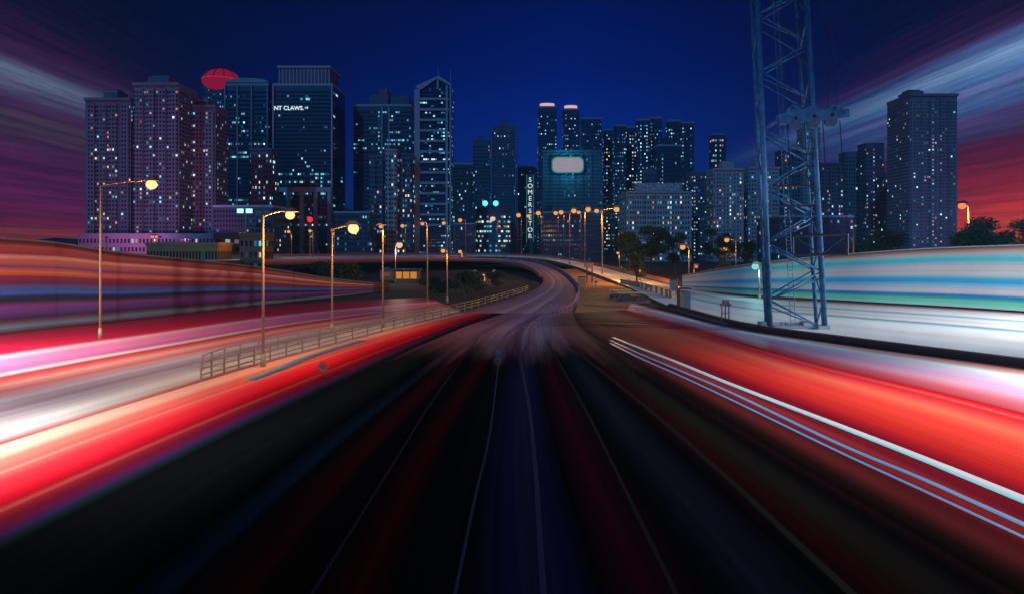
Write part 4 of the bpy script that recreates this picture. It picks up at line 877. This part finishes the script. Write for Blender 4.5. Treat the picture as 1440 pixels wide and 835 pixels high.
# ================================================================== TREES
m_bark = principled('bark', (.07, .05, .035), .9, noise=.4, nscale=3)
def leafmat(name, c):
    m = principled(name, c, .6, noise=.45, nscale=.7, spec=.2); return m
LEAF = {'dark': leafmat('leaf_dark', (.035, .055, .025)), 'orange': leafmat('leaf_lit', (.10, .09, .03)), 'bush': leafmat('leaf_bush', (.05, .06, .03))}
def tree(label, px, pyb, Y, w_px, h_px, leaf, n, z0=0, cat='tree', trunk=True, seed=1, name='tree'):
    rnd = random.Random(seed); bs = P(px, pyb, Y); bs.z = z0; t_ = thing(name, label, cat, bs, 'trees and bushes')
    Wd = w_px*Y/F/2; H = (P(0, pyb-h_px, Y).z-z0)
    th = H*.32 if trunk else .2
    tr = MB(); tr.tube((0, 0, -.2), (.1, 0, th), .045*H*.5+.08, .03*H*.5+.06, 9)
    lobes = []
    for i in range(11 if trunk else 7):
        a_ = rnd.uniform(0, 6.28); rr = rnd.uniform(.15, .72); zz = rnd.uniform(.32 if trunk else .2, .86)*H
        k = math.sqrt(max(.1, 1-((zz/H-.55)/.5)**2)); c = Vector((math.cos(a_)*rr*Wd*k, math.sin(a_)*rr*Wd*.7*k, zz)); lobes.append((c, rnd.uniform(.28, .42)*Wd))
        tr.tube((.1*rnd.random(), 0, th*rnd.uniform(.7, 1)), c, .02*H*.5+.03, .02, 6)
    tr.build('trunk', m_bark, t_)
    cr = MB(); ls = max(.12, min(.42, Wd*.045))
    for i in range(n):
        c, r_ = rnd.choice(lobes)
        d = Vector((rnd.gauss(0, 1), rnd.gauss(0, 1), rnd.gauss(0, 1))); d.normalize(); p = c+Vector((d.x, d.y, d.z*.62))*r_*(rnd.random()**.45)*(1+.25*mnoise.noise(d*2.2+c))
        if p.z < .1: p.z = abs(p.z)+.1
        u = Vector((rnd.gauss(0, 1), rnd.gauss(0, 1), rnd.gauss(0, 1))).normalized(); v = u.orthogonal().normalized(); s_ = ls*rnd.uniform(.6, 1.3); b = len(cr.v)
        cr.v += [tuple(p-u*s_), tuple(p+v*s_*.5), tuple(p+u*s_), tuple(p-v*s_*.5)]; cr.f.append((b, b+1, b+2, b+3)); cr.m.append(0)
    cr.build('crown', LEAF[leaf], t_); return t_
tree('broad dark tree at the left of the clump right of the lamp cluster', 885, 372, 190, 60, 54, 'dark', 6000, seed=3)
tree('broad dark tree, highest in the clump right of the lamp cluster', 915, 372, 200, 66, 60, 'dark', 7000, seed=4)
tree('dark tree at the right end of the clump beside the orange burst', 950, 372, 210, 50, 50, 'dark', 5000, seed=5)
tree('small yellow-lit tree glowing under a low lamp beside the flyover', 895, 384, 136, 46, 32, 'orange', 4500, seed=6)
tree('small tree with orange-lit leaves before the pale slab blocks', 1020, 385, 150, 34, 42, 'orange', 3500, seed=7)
tree('dark round tree behind the soft orange lamp', 1012, 368, 230, 56, 54, 'dark', 5000, seed=8)
tree('dark tree just left of the crane mast', 1052, 372, 220, 50, 46, 'dark', 4500, seed=9)
tree('wide tree with orange-lit top behind the streak barrier at far right', 1372, 362, 108, 110, 72, 'orange', 9000, seed=10)
tree('orange-lit tree at the right border behind the streak barrier', 1455, 362, 112, 90, 66, 'orange', 7000, seed=11)
tree('dark bush in the hollow right of the lit kiosk', 612, 412, 112, 62, 26, 'bush', 3500, cat='bush', name='bush', trunk=False, seed=12)
tree('bushy dark shrub filling the hollow inside the bend', 655, 412, 110, 70, 30, 'bush', 4000, cat='bush', name='bush', trunk=False, seed=13)
tree('low dark shrub at the tip of the hollow close to the bend', 697, 404, 130, 40, 24, 'bush', 2500, cat='bush', name='bush', trunk=False, seed=15)
tree('dark tree standing behind the streak barrier right of the crane', 1235, 350, 160, 110, 34, 'dark', 5000, seed=16)
tree('dark tree under the flyover left of the hut', 470, 400, 140, 80, 30, 'bush', 3500, cat='bush', name='bush', trunk=False, seed=17)
# unseen fill lights added to wash the foot of the towers at the two sides
def fill_flood(lab, px, Y, z, power, col, aim, spot=110):
    p = P(px, 350, Y); t_ = thing('floodlight', lab, 'floodlight', (p.x, Y, 0), 'added facade fill lights')  # added fill light built like a floodlight
    MB().tube((0, 0, 0), (0, 0, z), .15, .1).build('mast', m_pole, t_); MB().box(-.5, .5, -.2, .25, z, z+.6).build('housing', m_head, t_)
    lamp_light('fill_bulb', (p.x, Y+.8, z+.9), power, col, 'SPOT', .6, spot, 1.0, aim, parent=t_)
fill_flood('added rose fill light at the foot of the mauve towers at left', 150, 240, 12, 95000, (.95, .12, .30), P(175, 290, 335), 120)
fill_flood('added violet fill light aimed at the upper mauve towers at left', 225, 235, 12, 50000, (.34, .34, .85), P(220, 170, 335), 100)
fill_flood('added violet fill light aimed at the tall right tower', 1290, 280, 12, 70000, (.34, .36, .85), P(1310, 220, 380), 110)

# ================================================================== HAZE
hz = MB().box(-1960, 1960, -70, 2660, -3.2, 400)
mh = bpy.data.materials.new('haze_air'); mh.use_nodes = True; t = mh.node_tree; t.nodes.clear()
pv = nn(t, 'ShaderNodeVolumePrincipled'); pv.inputs['Color'].default_value = (.16, .60, 1.0, 1); pv.inputs['Density'].default_value = .00026; pv.inputs['Anisotropy'].default_value = .3
ou = nn(t, 'ShaderNodeOutputMaterial'); t.links.new(pv.outputs[0], ou.inputs['Volume'])
tag(hz.build('haze', mh), kind='stuff')
